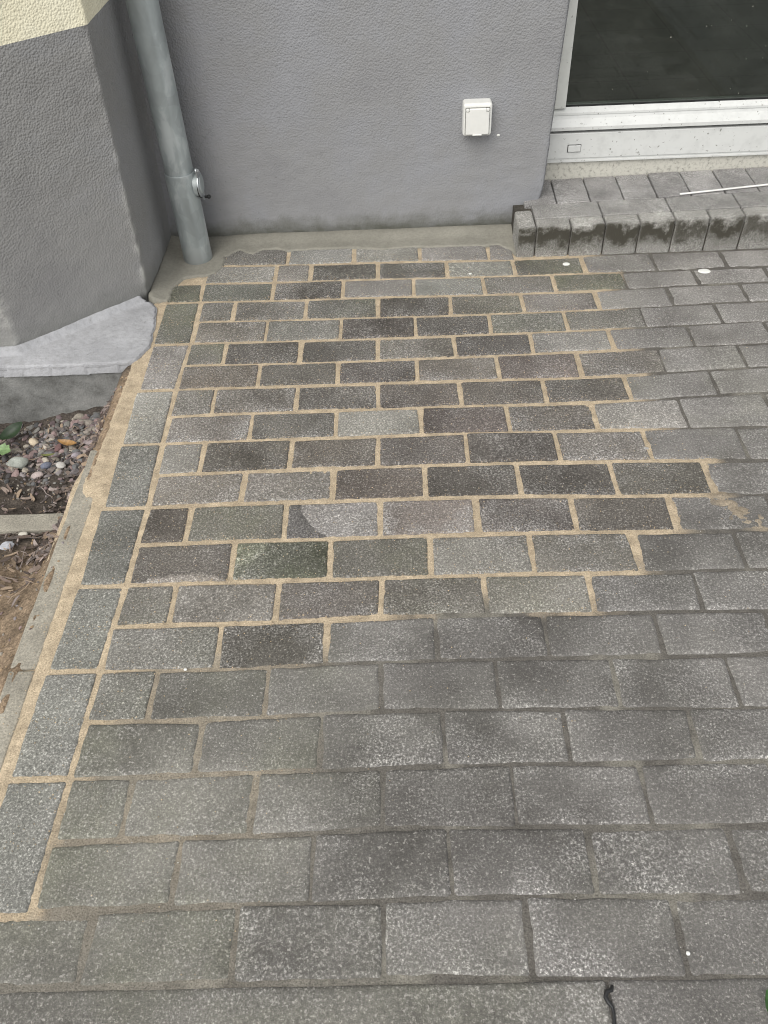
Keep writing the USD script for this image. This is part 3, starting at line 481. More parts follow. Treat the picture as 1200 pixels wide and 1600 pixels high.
# slim concrete edging beside the paving
def rough_block(lo, hi, step=0.02, amp=0.0025, seed=50, r=0.004):
    m = rbox(lo, hi, r).refine_to_length(step); t = tri(m); v = np.array(t.vertices)
    d = np.stack([n3(v, 30.0, seed + i) for i in range(3)], 1) * 2 * amp
    return trimesh.Trimesh(v + d, t.faces, process=False)
e = tag(group("edging_strip"), "slim pale concrete edging sunk in sand along the left of the paving", "edging")
for i, (ya, yb) in enumerate(((-0.98, -1.585), (-1.589, -2.589))):
    put("edging_stone", rough_block((-0.728, yb, -0.2), (-0.678, ya, -0.010)), EDGE, e, smooth=40)
put("bed_divider", rough_block((-1.9, -1.143, -0.19), (-0.775, -1.088, -0.108), seed=57), EDGE, smooth=40)
tag("/World/bed_divider", "short grey concrete kerb lying across the planting bed", "edging")

# loose material in the bed
def pebble(r, seed, flat=0.7, ang=False):
    m = trimesh.creation.icosphere(2 if r > 0.008 else 1, 1.0); v = m.vertices
    if ang:             # broken stone: clip the ball by a few planes
        q = np.random.default_rng(seed).normal(size=(9, 3)); q /= np.linalg.norm(q, axis=1, keepdims=True)
        h = v @ q.T; v = v * np.minimum(1, (0.62 / np.maximum(h, 1e-6)).min(1))[:, None] * 1.25
    v = v * (1 + (0.25 if ang else 0.35) * n3(v + seed * 3.1, 1.1, seed % 97, 2))[:, None]
    v = v * np.array([1.25, 0.85, flat]) * r
    return v, m.faces
def place(v, rz, tx, loc):
    c, s_ = math.cos(rz), math.sin(rz); ct, st = math.cos(tx), math.sin(tx)
    v = v @ np.array([[1, 0, 0], [0, ct, st], [0, -st, ct]]); v = v @ np.array([[c, s_, 0], [-s_, c, 0], [0, 0, 1]])
    return v + loc
def bedz(x, y): return float(bed_z(np.array([[x, y]]))[0])
def merge(parts):
    V, F, C, o = [], [], [], 0
    for v, f, c in parts:
        V.append(v); F.append(f + o); C.append(np.tile(c, (len(v), 1))); o += len(v)
    return trimesh.Trimesh(np.vstack(V), np.vstack(F), process=False), np.vstack(C)
PCOL = [(0.30, 0.22, 0.21), (0.22, 0.17, 0.17), (0.34, 0.30, 0.26), (0.16, 0.16, 0.16), (0.40, 0.36, 0.30), (0.24, 0.23, 0.21), (0.30, 0.27, 0.27), (0.12, 0.11, 0.11)]
parts = []; gr = random.Random(3)
for i in range(900):
    x = -0.80 - abs(gr.gauss(0, 0.13)) if i % 3 else gr.uniform(-1.25, -0.76); y = gr.triangular(-1.04, -0.66, -0.72)
    if x > -0.80 - 0.35 * (y + 0.85) * 0 and gr.random() < 0.5: continue
    r = gr.choice((0.004, 0.005, 0.006, 0.008, 0.010)) * gr.uniform(0.75, 1.2) * (0.6 if y < -0.92 else 1.0)
    v, f = pebble(r, i, gr.uniform(0.5, 0.85), gr.random() < 0.8)
    c = np.array(gr.choice(PCOL)) * gr.uniform(0.5, 1.0)
    parts.append((place(v, gr.uniform(0, 6.3), gr.uniform(-0.5, 0.5), (x, y, bedz(x, y) + r * gr.uniform(-0.35, 0.4))), f, c))
for i in range(500):                      # grit over soil and sandy edge
    x, y = gr.uniform(-1.1, -0.70), gr.uniform(-1.75, -0.66); r = gr.uniform(0.0012, 0.0035)
    v, f = pebble(r, i + 2000, 0.8, True); c = np.array(gr.choice(PCOL + [(0.3, 0.22, 0.14)] * 6)) * gr.uniform(0.6, 1.2)
    parts.append((place(v, gr.uniform(0, 6), 0, (x, y, bedz(x, y) + r * 0.3)), f, c))
gm, gc = merge(parts); put("gravel", gm, LOOSE, smooth=False, attrs={"tone": gc}); tag("/World/gravel", "mixed reddish and grey gravel heaped under the concrete ledge", "gravel", kind="stuff")

def chip(L, W, T, seed):
    """Flat splinter of bark or a curled dead leaf."""
    n = 6; V, F = [], []
    for i in range(n + 1):
        t = i / n; w = W * (math.sin(math.pi * (0.1 + 0.8 * t)) ** 0.6) * (0.75 + 0.5 * float(noise(np.array([i * 0.7, seed * 1.3, 0.2]), 3)))
        z = 0.25 * W * math.sin(3.1 * t + seed)
        for s_, zz in ((-1, 0.0), (1, 0.0), (1, T), (-1, T)): V.append(((t - 0.5) * L, s_ * w / 2 + 0.12 * W * math.sin(5 * t + seed), z + zz + 0.15 * W * s_ * math.sin(seed)))
    for i in range(n):
        for j in range(4):
            a, b = i * 4 + j, i * 4 + (j + 1) % 4; F += [(a, b, b + 4), (a, b + 4, a + 4)]
    F += [(0, 2, 1), (0, 3, 2), (n * 4, n * 4 + 1, n * 4 + 2), (n * 4, n * 4 + 2, n * 4 + 3)]
    return np.array(V), np.array(F)
BCOL = [(0.16, 0.12, 0.10), (0.24, 0.19, 0.16), (0.30, 0.25, 0.23), (0.09, 0.07, 0.06), (0.33, 0.25, 0.18), (0.13, 0.11, 0.10)]
parts = []
for i in range(1100):
    if i < 500: x, y = -0.74 - abs(gr.gauss(0, 0.055)), gr.uniform(-1.30, -0.70)
    else: x, y = gr.uniform(-1.15, -0.76), gr.uniform(-1.42, -0.72)
    L = 0.007 + 0.026 * gr.random() ** 2; W = L * gr.uniform(0.12, 0.45)
    v, f = chip(L, W, 0.0010, i); c = np.array(gr.choice(BCOL)) * gr.uniform(0.7, 1.25)
    parts.append((place(v, gr.uniform(0, 6.3), gr.uniform(-0.6, 0.6), (x, y, bedz(x, y) + 0.004 + gr.uniform(0, 0.006))), f, c))
for i in range(45):
    x, y = gr.uniform(-1.1, -0.74), gr.uniform(-1.40, -0.70); a = gr.uniform(0, 6.3); L = gr.uniform(0.03, 0.09)
    pts = [(x + t * L * math.cos(a) + gr.gauss(0, 0.002), y + t * L * math.sin(a) + gr.gauss(0, 0.002), bedz(x + t * L * math.cos(a), y + t * L * math.sin(a)) + 0.008) for t in np.linspace(-0.5, 0.5, 5)]
    m = tube(pts, np.linspace(0.0014, 0.0007, 5), 5); parts.append((np.array(m.vertices), np.array(m.faces), np.array(gr.choice(BCOL))))
gm, gc = merge(parts); put("bark_mulch", gm, LOOSE, smooth=False, attrs={"tone": gc}); tag("/World/bark_mulch", "brown bark chips and dry twigs scattered over the bed soil", "mulch", kind="stuff")

def thing_pebble(name, label, x, y, r, col, flat, seed, rz=0.3, cat="pebble", ang=False):
    v, f = pebble(r, seed, flat, ang); v = place(v, rz, 0.2, (0, 0, 0))
    m = trimesh.Trimesh(v + np.array((x, y, bedz(x, y) + r * 0.75)), f, process=False).subdivide()
    tag(put(name, m, LOOSE, smooth=True, attrs={"tone": np.tile(col, (len(m.vertices), 1))}), label, cat)
thing_pebble("pebble", "cream egg-shaped pebble at the foot of the concrete ledge", -0.985, -0.757, 0.0125, (0.50, 0.42, 0.31), 0.8, 2, -0.6)
thing_pebble("pebble", "large angular greenish grey stone at the left of the gravel", -0.985, -0.868, 0.019, (0.30, 0.315, 0.28), 0.75, 5, 0.2, "stone", True)
thing_pebble("pebble", "slate blue pebble in the middle of the gravel", -0.905, -0.886, 0.012, (0.14, 0.15, 0.19), 0.75, 8)
thing_pebble("pebble", "white elongated pebble right of the slate blue one", -0.865, -0.889, 0.0115, (0.45, 0.43, 0.40), 0.5, 11, -0.5)
thing_pebble("pebble", "pinkish white flat pebble below the slate blue one", -0.915, -0.924, 0.012, (0.40, 0.34, 0.32), 0.6, 14, 0.4)
thing_pebble("pebble", "round mauve grey pebble right of the orange dead leaf", -0.834, -0.853, 0.010, (0.30, 0.27, 0.29), 0.9, 17)
thing_pebble("pebble", "dark red angular pebble left of the orange dead leaf", -0.895, -0.812, 0.011, (0.19, 0.115, 0.11), 0.8, 20, 1.0, "pebble", True)
thing_pebble("pebble", "small white pebble in front of the grey bed kerb", -0.868, -1.158, 0.0085, (0.55, 0.52, 0.45), 0.7, 23)
thing_pebble("pebble", "crumpled pale grey scrap lying on the dark soil", -0.885, -1.205, 0.012, (0.42, 0.43, 0.46), 0.4, 26, 0.9, "scrap", True)

def leaf(L, W, curl, seed, lobes=0):
    n = 10; V, F = [], []
    for i in range(n + 1):
        t = i / n; w = W / 2 * (math.sin(math.pi * min(0.985, 0.03 + 0.97 * t)) ** 0.75) * (1 + lobes * 0.22 * math.sin(t * 21))
        z = curl * L * (t - 0.5) ** 2 * 2
        for s_ in (-1, -0.5, 0, 0.5, 1): V.append(((t - 0.5) * L, s_ * w, z + 0.18 * abs(s_) * w * 2))
    for i in range(n):
        for j in range(4):
            a = i * 5 + j; F += [(a, a + 1, a + 6), (a, a + 6, a + 5)]
    V = np.array(V); F = np.array(F); k = len(V)
    V2 = np.vstack([V, V - np.array([0, 0, 0.0005])]); F2 = np.vstack([F, F[:, ::-1] + k])
    return V2, F2
def thing_leaf(name, label, loc, L, W, rz, tx, m, curl=0.3, lobes=0, tz=0.0):
    v, f = leaf(L, W, curl, 1, lobes)
    if tz: 
        c, s_ = math.cos(tz), math.sin(tz); v = v @ np.array([[c, 0, s_], [0, 1, 0], [-s_, 0, c]])
    v = place(v, rz, tx, loc)
    tag(put(name, trimesh.Trimesh(v, f, process=False), m, smooth=True), label, "leaf")
thing_leaf("dead_leaf", "narrow orange-brown dead leaf lying on the gravel", (-0.862, -0.815, bedz(-0.862, -0.815) + 0.022), 0.055, 0.017, -0.25, 0.3, leafmat("orange_leaf", (0.42, 0.24, 0.09)))
thing_leaf("yellow_leaf", "small yellow-green leaf in the middle of the gravel", (-0.905, -0.856, bedz(-0.905, -0.856) + 0.020), 0.036, 0.014, 0.1, -0.3, leafmat("yellow_leaf", (0.26, 0.28, 0.10)))
thing_leaf("dark_green_leaf", "dark green pointed leaf leaning against the concrete ledge", (-1.045, -0.73, bedz(-1.045, -0.73) + 0.034), 0.075, 0.034, 0.75, 0.5, leafmat("dark_leaf", (0.022, 0.045, 0.016)), tz=0.4)
thing_leaf("pale_green_leaf", "pale green lobed leaf at the left edge above the gravel", (-1.045, -0.805, bedz(-1.045, -0.805) + 0.028), 0.05, 0.034, -0.4, 0.3, leafmat("pale_leaf", (0.24, 0.36, 0.16)), lobes=1)
thing_leaf("bright_green_leaf", "fresh green leaf tip poking in at the lower right corner", (0.4665, -2.158, 0.016), 0.048, 0.024, 1.9, 0.3, leafmat("green_leaf", (0.045, 0.12, 0.03)), curl=0.5)
v, f = chip(0.06, 0.017, 0.003, 4); bm = trimesh.Trimesh(place(v, -0.25, 0.3, (-0.775, -0.852, bedz(-0.775, -0.852) + 0.012)), f, process=False)
tag(put("bark_piece", bm, LOOSE, attrs={"tone": np.tile((0.30, 0.25, 0.25), (len(bm.vertices), 1))}), "large pinkish grey bark piece touching the sand strip", "bark")

# ------------------------------------------------------------------ house wall, with its opening
def panel(xs, zs, front, back, hole=None):
    """A wall slab between y=front(x,z) and y=back, as a closed grid."""
    X, Z = np.meshgrid(xs, zs); n, m = X.shape
    V = np.vstack([np.c_[X.ravel(), front(X, Z).ravel(), Z.ravel()], np.c_[X.ravel(), np.full(X.size, back), Z.ravel()]])
    i = np.arange(n * m).reshape(n, m); a, b, c, d = i[:-1, :-1].ravel(), i[:-1, 1:].ravel(), i[1:, 1:].ravel(), i[1:, :-1].ravel()
    o = n * m; F = [np.c_[a, b, c], np.c_[a, c, d], np.c_[a, c, b] + o, np.c_[a, d, c] + o]
    for e_, flip in ((i[0], 1), (i[-1], 0), (i[:, 0], 0), (i[:, -1], 1)):
        p, q = e_[:-1], e_[1:]
        F += [np.c_[p, q + o, q], np.c_[p, p + o, q + o]] if flip else [np.c_[p, q, q + o], np.c_[p, q + o, p + o]]
    return trimesh.Trimesh(V, np.vstack(F), process=False)
house = tag(group("house_wall"), "grey rough-rendered house wall between drainpipe and terrace door", "wall")
def edge_x(z): return np.where(z < 0.136, 0.454 + (z - 0.097) * 0.12, 0.459 + (z - 0.136) * 0.0327)
zs = np.r_[np.arange(-0.12, 0.30, 0.006), np.arange(0.30, 2.301, 0.05)]
def main_wall():
    us = np.r_[np.arange(0, 0.93, 0.012), np.linspace(0.93, 1, 14)]
    U, Z = np.meshgrid(us, zs); X = -0.72 + U * (edge_x(Z) - (-0.72))
    P3 = np.stack([X, np.zeros_like(X), Z], -1)
    Y = 0.0035 * n3(P3, 5.0, 61) + 0.0022 * n3(P3, 40.0, 62)
    de = np.clip((edge_x(Z) - X) / 0.012, 0, 1); Y = Y + 0.004 * (1 - de) ** 3             # rounded arris
    low = smoothstep(0.035, 0.0, Z); Y = Y + 0.010 * low + 0.012 * low * n3(P3, 30.0, 63)
    X = X + (1 - de) * (0.006 * n3(P3, 45.0, 64) + 0.006 * n3(P3, 14.0, 66) * smoothstep(0.2, 0.08, Z))
    chipz = smoothstep(0.13, 0.085, Z + 0.03 * n3(P3, 25.0, 65)) * (1 - np.clip((edge_x(Z) - X) / 0.05, 0, 1))
    Y = Y + 0.010 * chipz
    n, m = X.shape
    V = np.vstack([np.c_[X.ravel(), Y.ravel(), Z.ravel()], np.c_[X.ravel(), np.full(X.size, 0.32), Z.ravel()]])
    t = panel(np.arange(m), np.arange(n), lambda a, b: a * 0.0, 1.0)
    return trimesh.Trimesh(V, t.faces, process=False)
put("render_panel", main_wall(), WALL, house, smooth=50)
put("lintel", box((-0.72, 0.0, 2.301), (3.2, 0.32, 3.2)), WALL, house)
put("right_pier", box((1.85, 0.0, 0.0), (3.2, 0.32, 2.299)), WALL, house)
# faint hairline cracks and a plugged hole are relief on the wall
hp = [(0.297, -0.0035, 0.293), (0.300, -0.003, 0.2955)]
v, f = pebble(0.0042, 77, 0.5); put("wall_plug", trimesh.Trimesh(v[:, [0, 2, 1]] + np.array((0.3115, -0.001, 0.291)), f[:, ::-1], process=False), SOCKW, house, smooth=True)
for pts in ([(-0.555, 0.292), (-0.53, 0.325), (-0.50, 0.352), (-0.46, 0.362), (-0.42, 0.361)], [(-0.33, 0.368), (-0.25, 0.362), (-0.12, 0.352), (0.0, 0.332), (0.06, 0.328), (0.20, 0.330)]):
    q = np.array(pts); tt = np.linspace(0, len(q) - 1, 60); px = np.interp(tt, range(len(q)), q[:, 0]); pz = np.interp(tt, range(len(q)), q[:, 1])
    pz = pz + 0.006 * n3(np.c_[px, pz], 60.0, 71)
    py = 0.0035 * n3(np.c_[px, 0 * px, pz], 5.0, 61) + 0.0022 * n3(np.c_[px, 0 * px, pz], 40.0, 62)
    put("render_ridge", tube(np.c_[px, py + 0.0006, pz], 0.0011 + 0.0007 * n3(np.c_[px, pz], 80.0, 72), 5), WALL, house, smooth=True)

# bay on the left: grey plinth below, cream above, one continuous battered face
def lean(z): return 0.043 * z
BAYPTS = [(-0.700, 0.05), (-0.704, 0.0), (-0.712, -0.336), (-1.018, -0.589), (-2.6, -0.589)]
def bay_outline(step=0.012, r=0.006):
    out = []
    q = [np.array(p) for p in BAYPTS]
    pts = [q[0]]
    for i in range(1, len(q) - 1):
        a, b, c = q[i - 1], q[i], q[i + 1]
        if i == 1: pts.append(b); continue
        u, w = (a - b) / np.linalg.norm(a - b), (c - b) / np.linalg.norm(c - b)
        for t in np.linspace(0, 1, 5): pts.append((1 - t) ** 2 * (b + u * r) + 2 * t * (1 - t) * b + t * t * (b + w * r))
    pts.append(q[-1])
    for a, b in zip(pts[:-1], pts[1:]):
        L = np.linalg.norm(b - a); st = step if b[0] > -1.1 else 0.1
        for t in np.arange(0, 1, st / max(L, 1e-6))[: max(1, int(L / st))]: out.append(a + (b - a) * t)
    out.append(pts[-1]); return np.array(out)
def bay_mesh(z0, z1, step, wob):
    o = bay_outline(); zz = np.linspace(z0, z1, max(2, int((z1 - z0) / step)))
    T = np.gradient(o, axis=0); N = np.stack([T[:, 1], -T[:, 0]], 1) * -1; N /= np.linalg.norm(N, axis=1, keepdims=True)
    V = []
    for z in zz:
        P3 = np.c_[o, np.full(len(o), z)]
        corner = np.exp(-(np.linalg.norm(o - np.array(BAYPTS[2]), axis=1) / 0.02) ** 2) + np.exp(-(np.linalg.norm(o - np.array(BAYPTS[3]), axis=1) / 0.02) ** 2)
        d = wob * (0.004 * n3(P3, 6.0, 81) + 0.003 * n3(P3, 38.0, 82)) + corner * (0.010 * n3(P3, 28.0, 83) + 0.002 * n3(P3, 90.0, 85))
        d = d + 0.012 * smoothstep(0.06, -0.02, z) * n3(P3, 22.0, 84) - 0.012 * smoothstep(0.035, 0.0, z) * corner
        q = o + N * d[:, None]; V.append(np.c_[q[:, 0] + lean(z), q[:, 1], np.full(len(o), z)])
    k = len(o); V = np.vstack(V); F = []
    for i in range(len(zz) - 1):
        a = i * k + np.arange(k - 1); F += [np.c_[a, a + k, a + 1], np.c_[a + 1, a + k, a + k + 1]]
    return trimesh.Trimesh(V, np.vstack(F), process=False)
bay = tag(group("bay_wall"), "projecting bay wall at the left, grey plinth with cream paint above", "wall")
def outward(m):
    n = m.face_normals; c = m.triangles_center; k = c[:, 0] > -1.0
    if (n[k] @ np.array([0.7, -0.7, 0])).mean() < 0: m.invert()
    return m
bm = outward(bay_mesh(-0.03, 0.705, 0.010, 1.0)); v = bm.vertices
ed = np.maximum(*[np.exp(-(np.hypot(v[:, 0] - lean(v[:, 2]) - BAYPTS[i][0], v[:, 1] - BAYPTS[i][1]) / 0.010) ** 2) for i in (2, 3)])
ed = np.clip(ed * (0.35 + 2.6 * n3(v, 45.0, 86)) * smoothstep(0.62, 0.15, v[:, 2]), 0, 0.8)
put("plinth_render", bm, BAY, bay, smooth=True, attrs={"edge": ed})
put("cream_render", outward(bay_mesh(0.705, 2.9, 0.03, 1.0)), CREAM, bay, smooth=True)
put("inner_masonry", extrude([(-0.80, 0.0), (-0.80, -0.30), (-1.04, -0.52), (-2.6, -0.52), (-2.6, 0.3), (-0.80, 0.3)], -0.3, 2.9), BAY, bay)

# concrete ledge of the bay's footing
ledge = tag(group("footing_ledge"), "grey concrete ledge with smooth pale top under the bay wall", "ledge")
top = np.array(LEDGE)
full = np.vstack([[-2.6, -0.642], top, [-0.79, -0.30], [-1.06, -0.50], [-2.6, -0.50]])
def dens(poly, st, seed, amp):
    out = []
    for a, b in zip(poly, np.roll(poly, -1, 0)):
        L = np.linalg.norm(b - a); st_ = st if max(a[0], b[0]) > -1.3 else 0.3
        for t in np.arange(0, 1, st_ / L): out.append(a + (b - a) * t)
    out = np.array(out); return out + amp * np.stack([n3(out, 35.0, seed), n3(out, 35.0, seed + 1)], 1)
dp = dens(full, 0.012, 91, 0.009)
cs = m3.CrossSection([dp]) if True else None
cap = cs.offset(-0.004, m3.JoinType.Round).extrude(0.002).translate([0, 0, 0.002])
def capz(P):
    d = sdist(P, dp); x, y = P[..., 0], P[..., 1]
    fil = sdist(P, [(-0.70, -0.345), (-0.712, -0.336), (-1.018, -0.589), (-2.6, -0.589), (-2.6, -0.3), (-0.7, -0.2)])
    z = 0.004 + 0.004 * n3(P, 14.0, 93) + 0.0015 * n3(P, 70.0, 94)
    z = z + 0.018 * smoothstep(-0.022, 0.0, fil + 0.012 * n3(P, 20.0, 95)) ** 1.5
    return np.where(d > 0, z - 0.004 * (1 - np.clip(d / 0.004, 0, 1)) ** 2, z - 0.03)
capm = sheet(-1.5, -0.64, -0.68, -0.32, 0.004, capz, keep=lambda P, Z: sdist(P, dp) > -0.0005)
put("ledge_top", capm, SLAB, ledge, smooth=True)
capslab = cs.extrude(0.006).translate([0, 0, -0.006]); put("ledge_rim", capslab, SLAB, ledge)
put("ledge_far", box((-2.6, -0.648, -0.001), (-1.5, -0.5, 0.004)), SLAB, ledge)
base_poly = np.array([(-2.6, -0.636), (-1.05, -0.651), (-0.86, -0.654), (-0.716, -0.649), (-0.735, -0.55), (-0.74, -0.33), (-2.6, -0.33)])
bm = extrude(base_poly, -0.42, -0.0063).refine_to_length(0.03); bt = tri(bm); v = np.array(bt.vertices); d = n3(v, 18.0, 97)
v[:, 1] += 0.008 * d * (v[:, 1] < -0.5); v[:, 0] += 0.008 * n3(v, 18.0, 98) * (v[:, 0] > -0.78)
put("ledge_block", trimesh.Trimesh(v, bt.faces, process=False), CONC, ledge, smooth=40)
# broken brick showing under the ledge's right end
for i, (lo, hi) in enumerate((((-0.722, -0.655, -0.05), (-0.688, -0.615, -0.024)), ((-0.715, -0.668, -0.075), (-0.690, -0.63, -0.052)))):
    put("brick_rubble", rough_block(lo, hi, 0.008, 0.004, 100 + i), plain(f"brown_rubble_{'ab'[i]}", ((0.17, 0.12, 0.09), (0.11, 0.085, 0.07))[i], 0.95, grime=0.5), ledge, smooth=50)
put("mortar_lump", rough_block((-0.765, -0.664, -0.135), (-0.728, -0.645, -0.112), 0.007, 0.005, 105), EDGE, ledge, smooth=60)

# fresh cement along the foot of the wall and round the pipe
mp = np.array(MORTAR); mp = dens(mp, 0.006, 110, 0.006)
def mort_z(P):
    d = sdist(P, mp) + 0.006 * n3(P, 60.0, 112) + 0.006 * n3(P, 22.0, 115); y = P[..., 1]
    rise = 0.006 * smoothstep(-0.06, 0.0, y) * smoothstep(-0.55, -0.40, P[..., 0]) + 0.004 * smoothstep(-0.05, 0.0, y)
    rise = rise + 0.012 * smoothstep(-0.66, -0.705, P[..., 0])
    z = 0.0035 + rise + 0.003 * n3(P, 9.0, 113) + 0.0009 * n3(P, 60.0, 114)
    return np.where(d > 0, z - 0.011 * (1 - np.clip(d / 0.007, 0, 1)) ** 2, -0.02 + 0 * y)
mm = sheet(-0.74, 0.42, -0.375, 0.03, 0.0035, mort_z, keep=lambda P, Z: Z > -0.018)
put("cement_fillet", mm, MORT, smooth=True)
tag("/World/cement_fillet", "smooth fresh beige cement strip along the wall foot and around the pipe", "cement")

# ------------------------------------------------------------------ drainpipe
pipe = tag(group("drainpipe", (-0.603, -0.115, 0)), "grey weathered zinc drainpipe standing in the corner of the walls", "drainpipe")
def lathe(prof, n=48):
    V, F = [], []; k = len(prof)
    for r, z in prof:
        for j in range(n): V.append((r * math.cos(2 * math.pi * j / n), r * math.sin(2 * math.pi * j / n), z))
    for i in range(k - 1):
        for j in range(n):
            a, b = i * n + j, i * n + (j + 1) % n; F += [(a, b, b + n), (a, b + n, a + n)]
    return trimesh.Trimesh(np.array(V), np.array(F), process=False)
put("upper_pipe", lathe([(0.0395, 0.24), (0.0397, 0.6), (0.0399, 1.2), (0.040, 3.0)]), ZINC, pipe, smooth=True)
put("lower_pipe", lathe([(0.0400, 0.2715), (0.0422, 0.2722), (0.0430, 0.2700), (0.0432, 0.2640), (0.0430, 0.2), (0.0430, 0.03), (0.0440, 0.012), (0.0436, 0.004), (0.043, -0.05)]), ZINC, pipe, smooth=True)
# inspection opening facing right, closed by a lid with two lugs
hz = 0.232
stub = m3.Manifold.cylinder(0.014, 0.031, 0.0325, 40).rotate([0, 90, 0]).translate([0.036, 0, hz])
hatch = put("hatch_collar", stub, ZINC, pipe, smooth=40)
lid = group("hatch_lid", parent=pipe)
disc = m3.Manifold.cylinder(0.0028, 0.0345, 0.0345, 48)
lugs = m3.Manifold.batch_hull([m3.Manifold.cylinder(0.0028, 0.008, 0.008, 20).translate([-sx * 0.046, sy * 0.018, 0]) for sx, sy in ((1, -1), (-1, 1))] + [m3.Manifold.cylinder(0.0028, 0.015, 0.015, 20)])
plate = (disc + lugs).rotate([0, 90, 0]).translate([0.0505, 0, hz])
put("lid_plate", plate, STEEL, lid, smooth=40)
put("lid_boss", (m3.Manifold.cylinder(0.004, 0.027, 0.025, 40)).rotate([0, 90, 0]).translate([0.0533, 0, hz]), ZINC, lid, smooth=40)
ax = lambda sx, sy: (0.0533, sy * 0.018, hz + sx * 0.046)
put("bolt", m3.Manifold.cylinder(0.006, 0.0048, 0.0042, 6).rotate([0, 90, 0]).translate(ax(1, -1)), STEEL, lid)
put("bolt", (m3.Manifold.cylinder(0.013, 0.0036, 0.0036, 12) + m3.Manifold.sphere(0.0062, 16).translate([0, 0, 0.012])).rotate([0, 90, 0]).translate(ax(-1, 1)), BLACK, lid, smooth=40)
tag(lid + "/bolt_001", "black knob bolt of the lid")
put("hatch_seal", m3.Manifold.cylinder(0.003, 0.0335, 0.0335, 40).rotate([0, 90, 0]).translate([0.0478, 0, hz - 0.004]), BLACK, pipe)  # black disc behind the lid, set lower so a dark rim shows beneath

# ------------------------------------------------------------------ wall socket
sk = tag(group("wall_socket", (0.2455, 0, 0.349)), "square white outdoor socket with hinged lid on the grey wall", "socket")
W2, H2 = 0.0405, 0.0445
frame = rbox((-W2, -0.038, -H2), (W2, 0.012, H2), 0.008, 20)
recess = rbox((-0.0350, -0.05, -0.0412), (0.0350, -0.0300, 0.0345), 0.003, 12)
put("socket_frame", frame - recess, SOCKW, sk, smooth=35)
lidm = rbox((-0.0330, -0.0425, -0.0386), (0.0330, -0.0290, 0.0322), 0.003, 12)
for sx in (-1, 1): lidm = lidm - box((sx * 0.029 - 0.0055, -0.06, 0.0225), (sx * 0.029 + 0.0055, -0.02, 0.04))
put("socket_lid", lidm, SOCKW, sk, smooth=35)
for sx in (-1, 1): put("lid_hinge", rbox((sx * 0.0285 - 0.0044, -0.0405, 0.0238), (sx * 0.0285 + 0.0042, -0.029, 0.0317), 0.002, 8), SOCKW, sk, smooth=35)
put("lid_grip", rbox((-0.013, -0.0445, -0.0402), (0.013, -0.036, -0.0372), 0.001, 8), SOCKW, sk, smooth=35)

# ------------------------------------------------------------------ terrace door, set back in the opening
YD = 0.135
door = tag(group("terrace_door"), "white framed glass terrace door above the brick step", "door")
def bar(prof, x0, x1):
    """Bar along x from a (y, z) profile."""
    q = np.array(prof, float); m = m3.CrossSection([q if 0.5 * np.sum(q[:, 0] * np.roll(q[:, 1], -1) - np.roll(q[:, 0], -1) * q[:, 1]) > 0 else q[::-1]]).extrude(x1 - x0)
    return m.transform(np.array([[0, 0, 1, x0], [1, 0, 0, 0], [0, 1, 0, 0]], float))
put("sill_render", rough_block((0.44, YD + 0.006, 0.06), (1.85, YD + 0.12, 0.1462), 0.012, 0.0012, 120, 0.003), SILLP, door, smooth=50)
put("sill_lip", bar([(YD + 0.002, 0.1466), (YD - 0.003, 0.1475), (YD - 0.003, 0.1518), (YD + 0.003, 0.153), (YD + 0.003, 0.1575), (YD + 0.09, 0.1575), (YD + 0.09, 0.1466)], 0.44, 1.85), WHITEPVC, door, smooth=30)
fr = put("frame_rail", bar([(YD, 0.1585), (YD - 0.0015, 0.160), (YD - 0.0015, 0.2325), (YD, 0.2345), (YD + 0.004, 0.2355), (YD + 0.09, 0.2355), (YD + 0.09, 0.1585)], 0.44, 1.85), WHITEPVC, door, smooth=30)
put("cap_shadow_gap", rbox((0.5440, YD - 0.0028, 0.1778), (0.5860, YD - 0.0010, 0.2010), 0.0008, 6), BLACK, door)  # black plate drawing the shadow line round the drain cap
put("drain_cap", rbox((0.5458, YD - 0.0068, 0.1797), (0.5845, YD - 0.0015, 0.1995), 0.0022, 10), WHITEPVC, door, smooth=35)
put("seal_gap", box((0.44, YD + 0.018, 0.2358), (1.85, YD + 0.07, 0.2432)), BLACK, door)
put("sash_rail", bar([(YD - 0.004, 0.2436), (YD - 0.008, 0.2455), (YD - 0.008, 0.2555), (YD - 0.0055, 0.258), (YD + 0.004, 0.2735), (YD + 0.0065, 0.2755), (YD + 0.009, 0.2835), (YD + 0.07, 0.2835), (YD + 0.07, 0.2436)], 0.445, 1.80), WHITEPVC, door, smooth=25)
put("glazing_bead", bar([(YD + 0.009, 0.2838), (YD + 0.007, 0.2855), (YD + 0.0075, 0.2915), (YD + 0.018, 0.3005), (YD + 0.0225, 0.3035), (YD + 0.06, 0.3035), (YD + 0.06, 0.2838)], 0.492, 1.78), WHITEPVC, door, smooth=25)
put("sash_stile", rbox((0.445, YD - 0.002, 0.2838), (0.4915, YD + 0.07, 2.2), 0.002, 8), STILE, door, smooth=35)
put("stile_bead", rbox((0.4918, YD + 0.006, 0.3037), (0.5265, YD + 0.06, 2.2), 0.004, 8), STILE, door, smooth=35)
put("glass_seal", bar([(YD + 0.0222, 0.3037), (YD + 0.0222, 0.3062), (YD + 0.03, 0.3062), (YD + 0.03, 0.3037)], 0.527, 1.78), BLACK, door)
put("right_stile", rbox((1.78, YD, 0.284), (1.85, YD + 0.07, 2.2), 0.003, 8), STILE, door, smooth=35)
put("top_rail", rbox((0.445, YD, 2.201), (1.85, YD + 0.07, 2.2985), 0.003, 8), STILE, door, smooth=35)
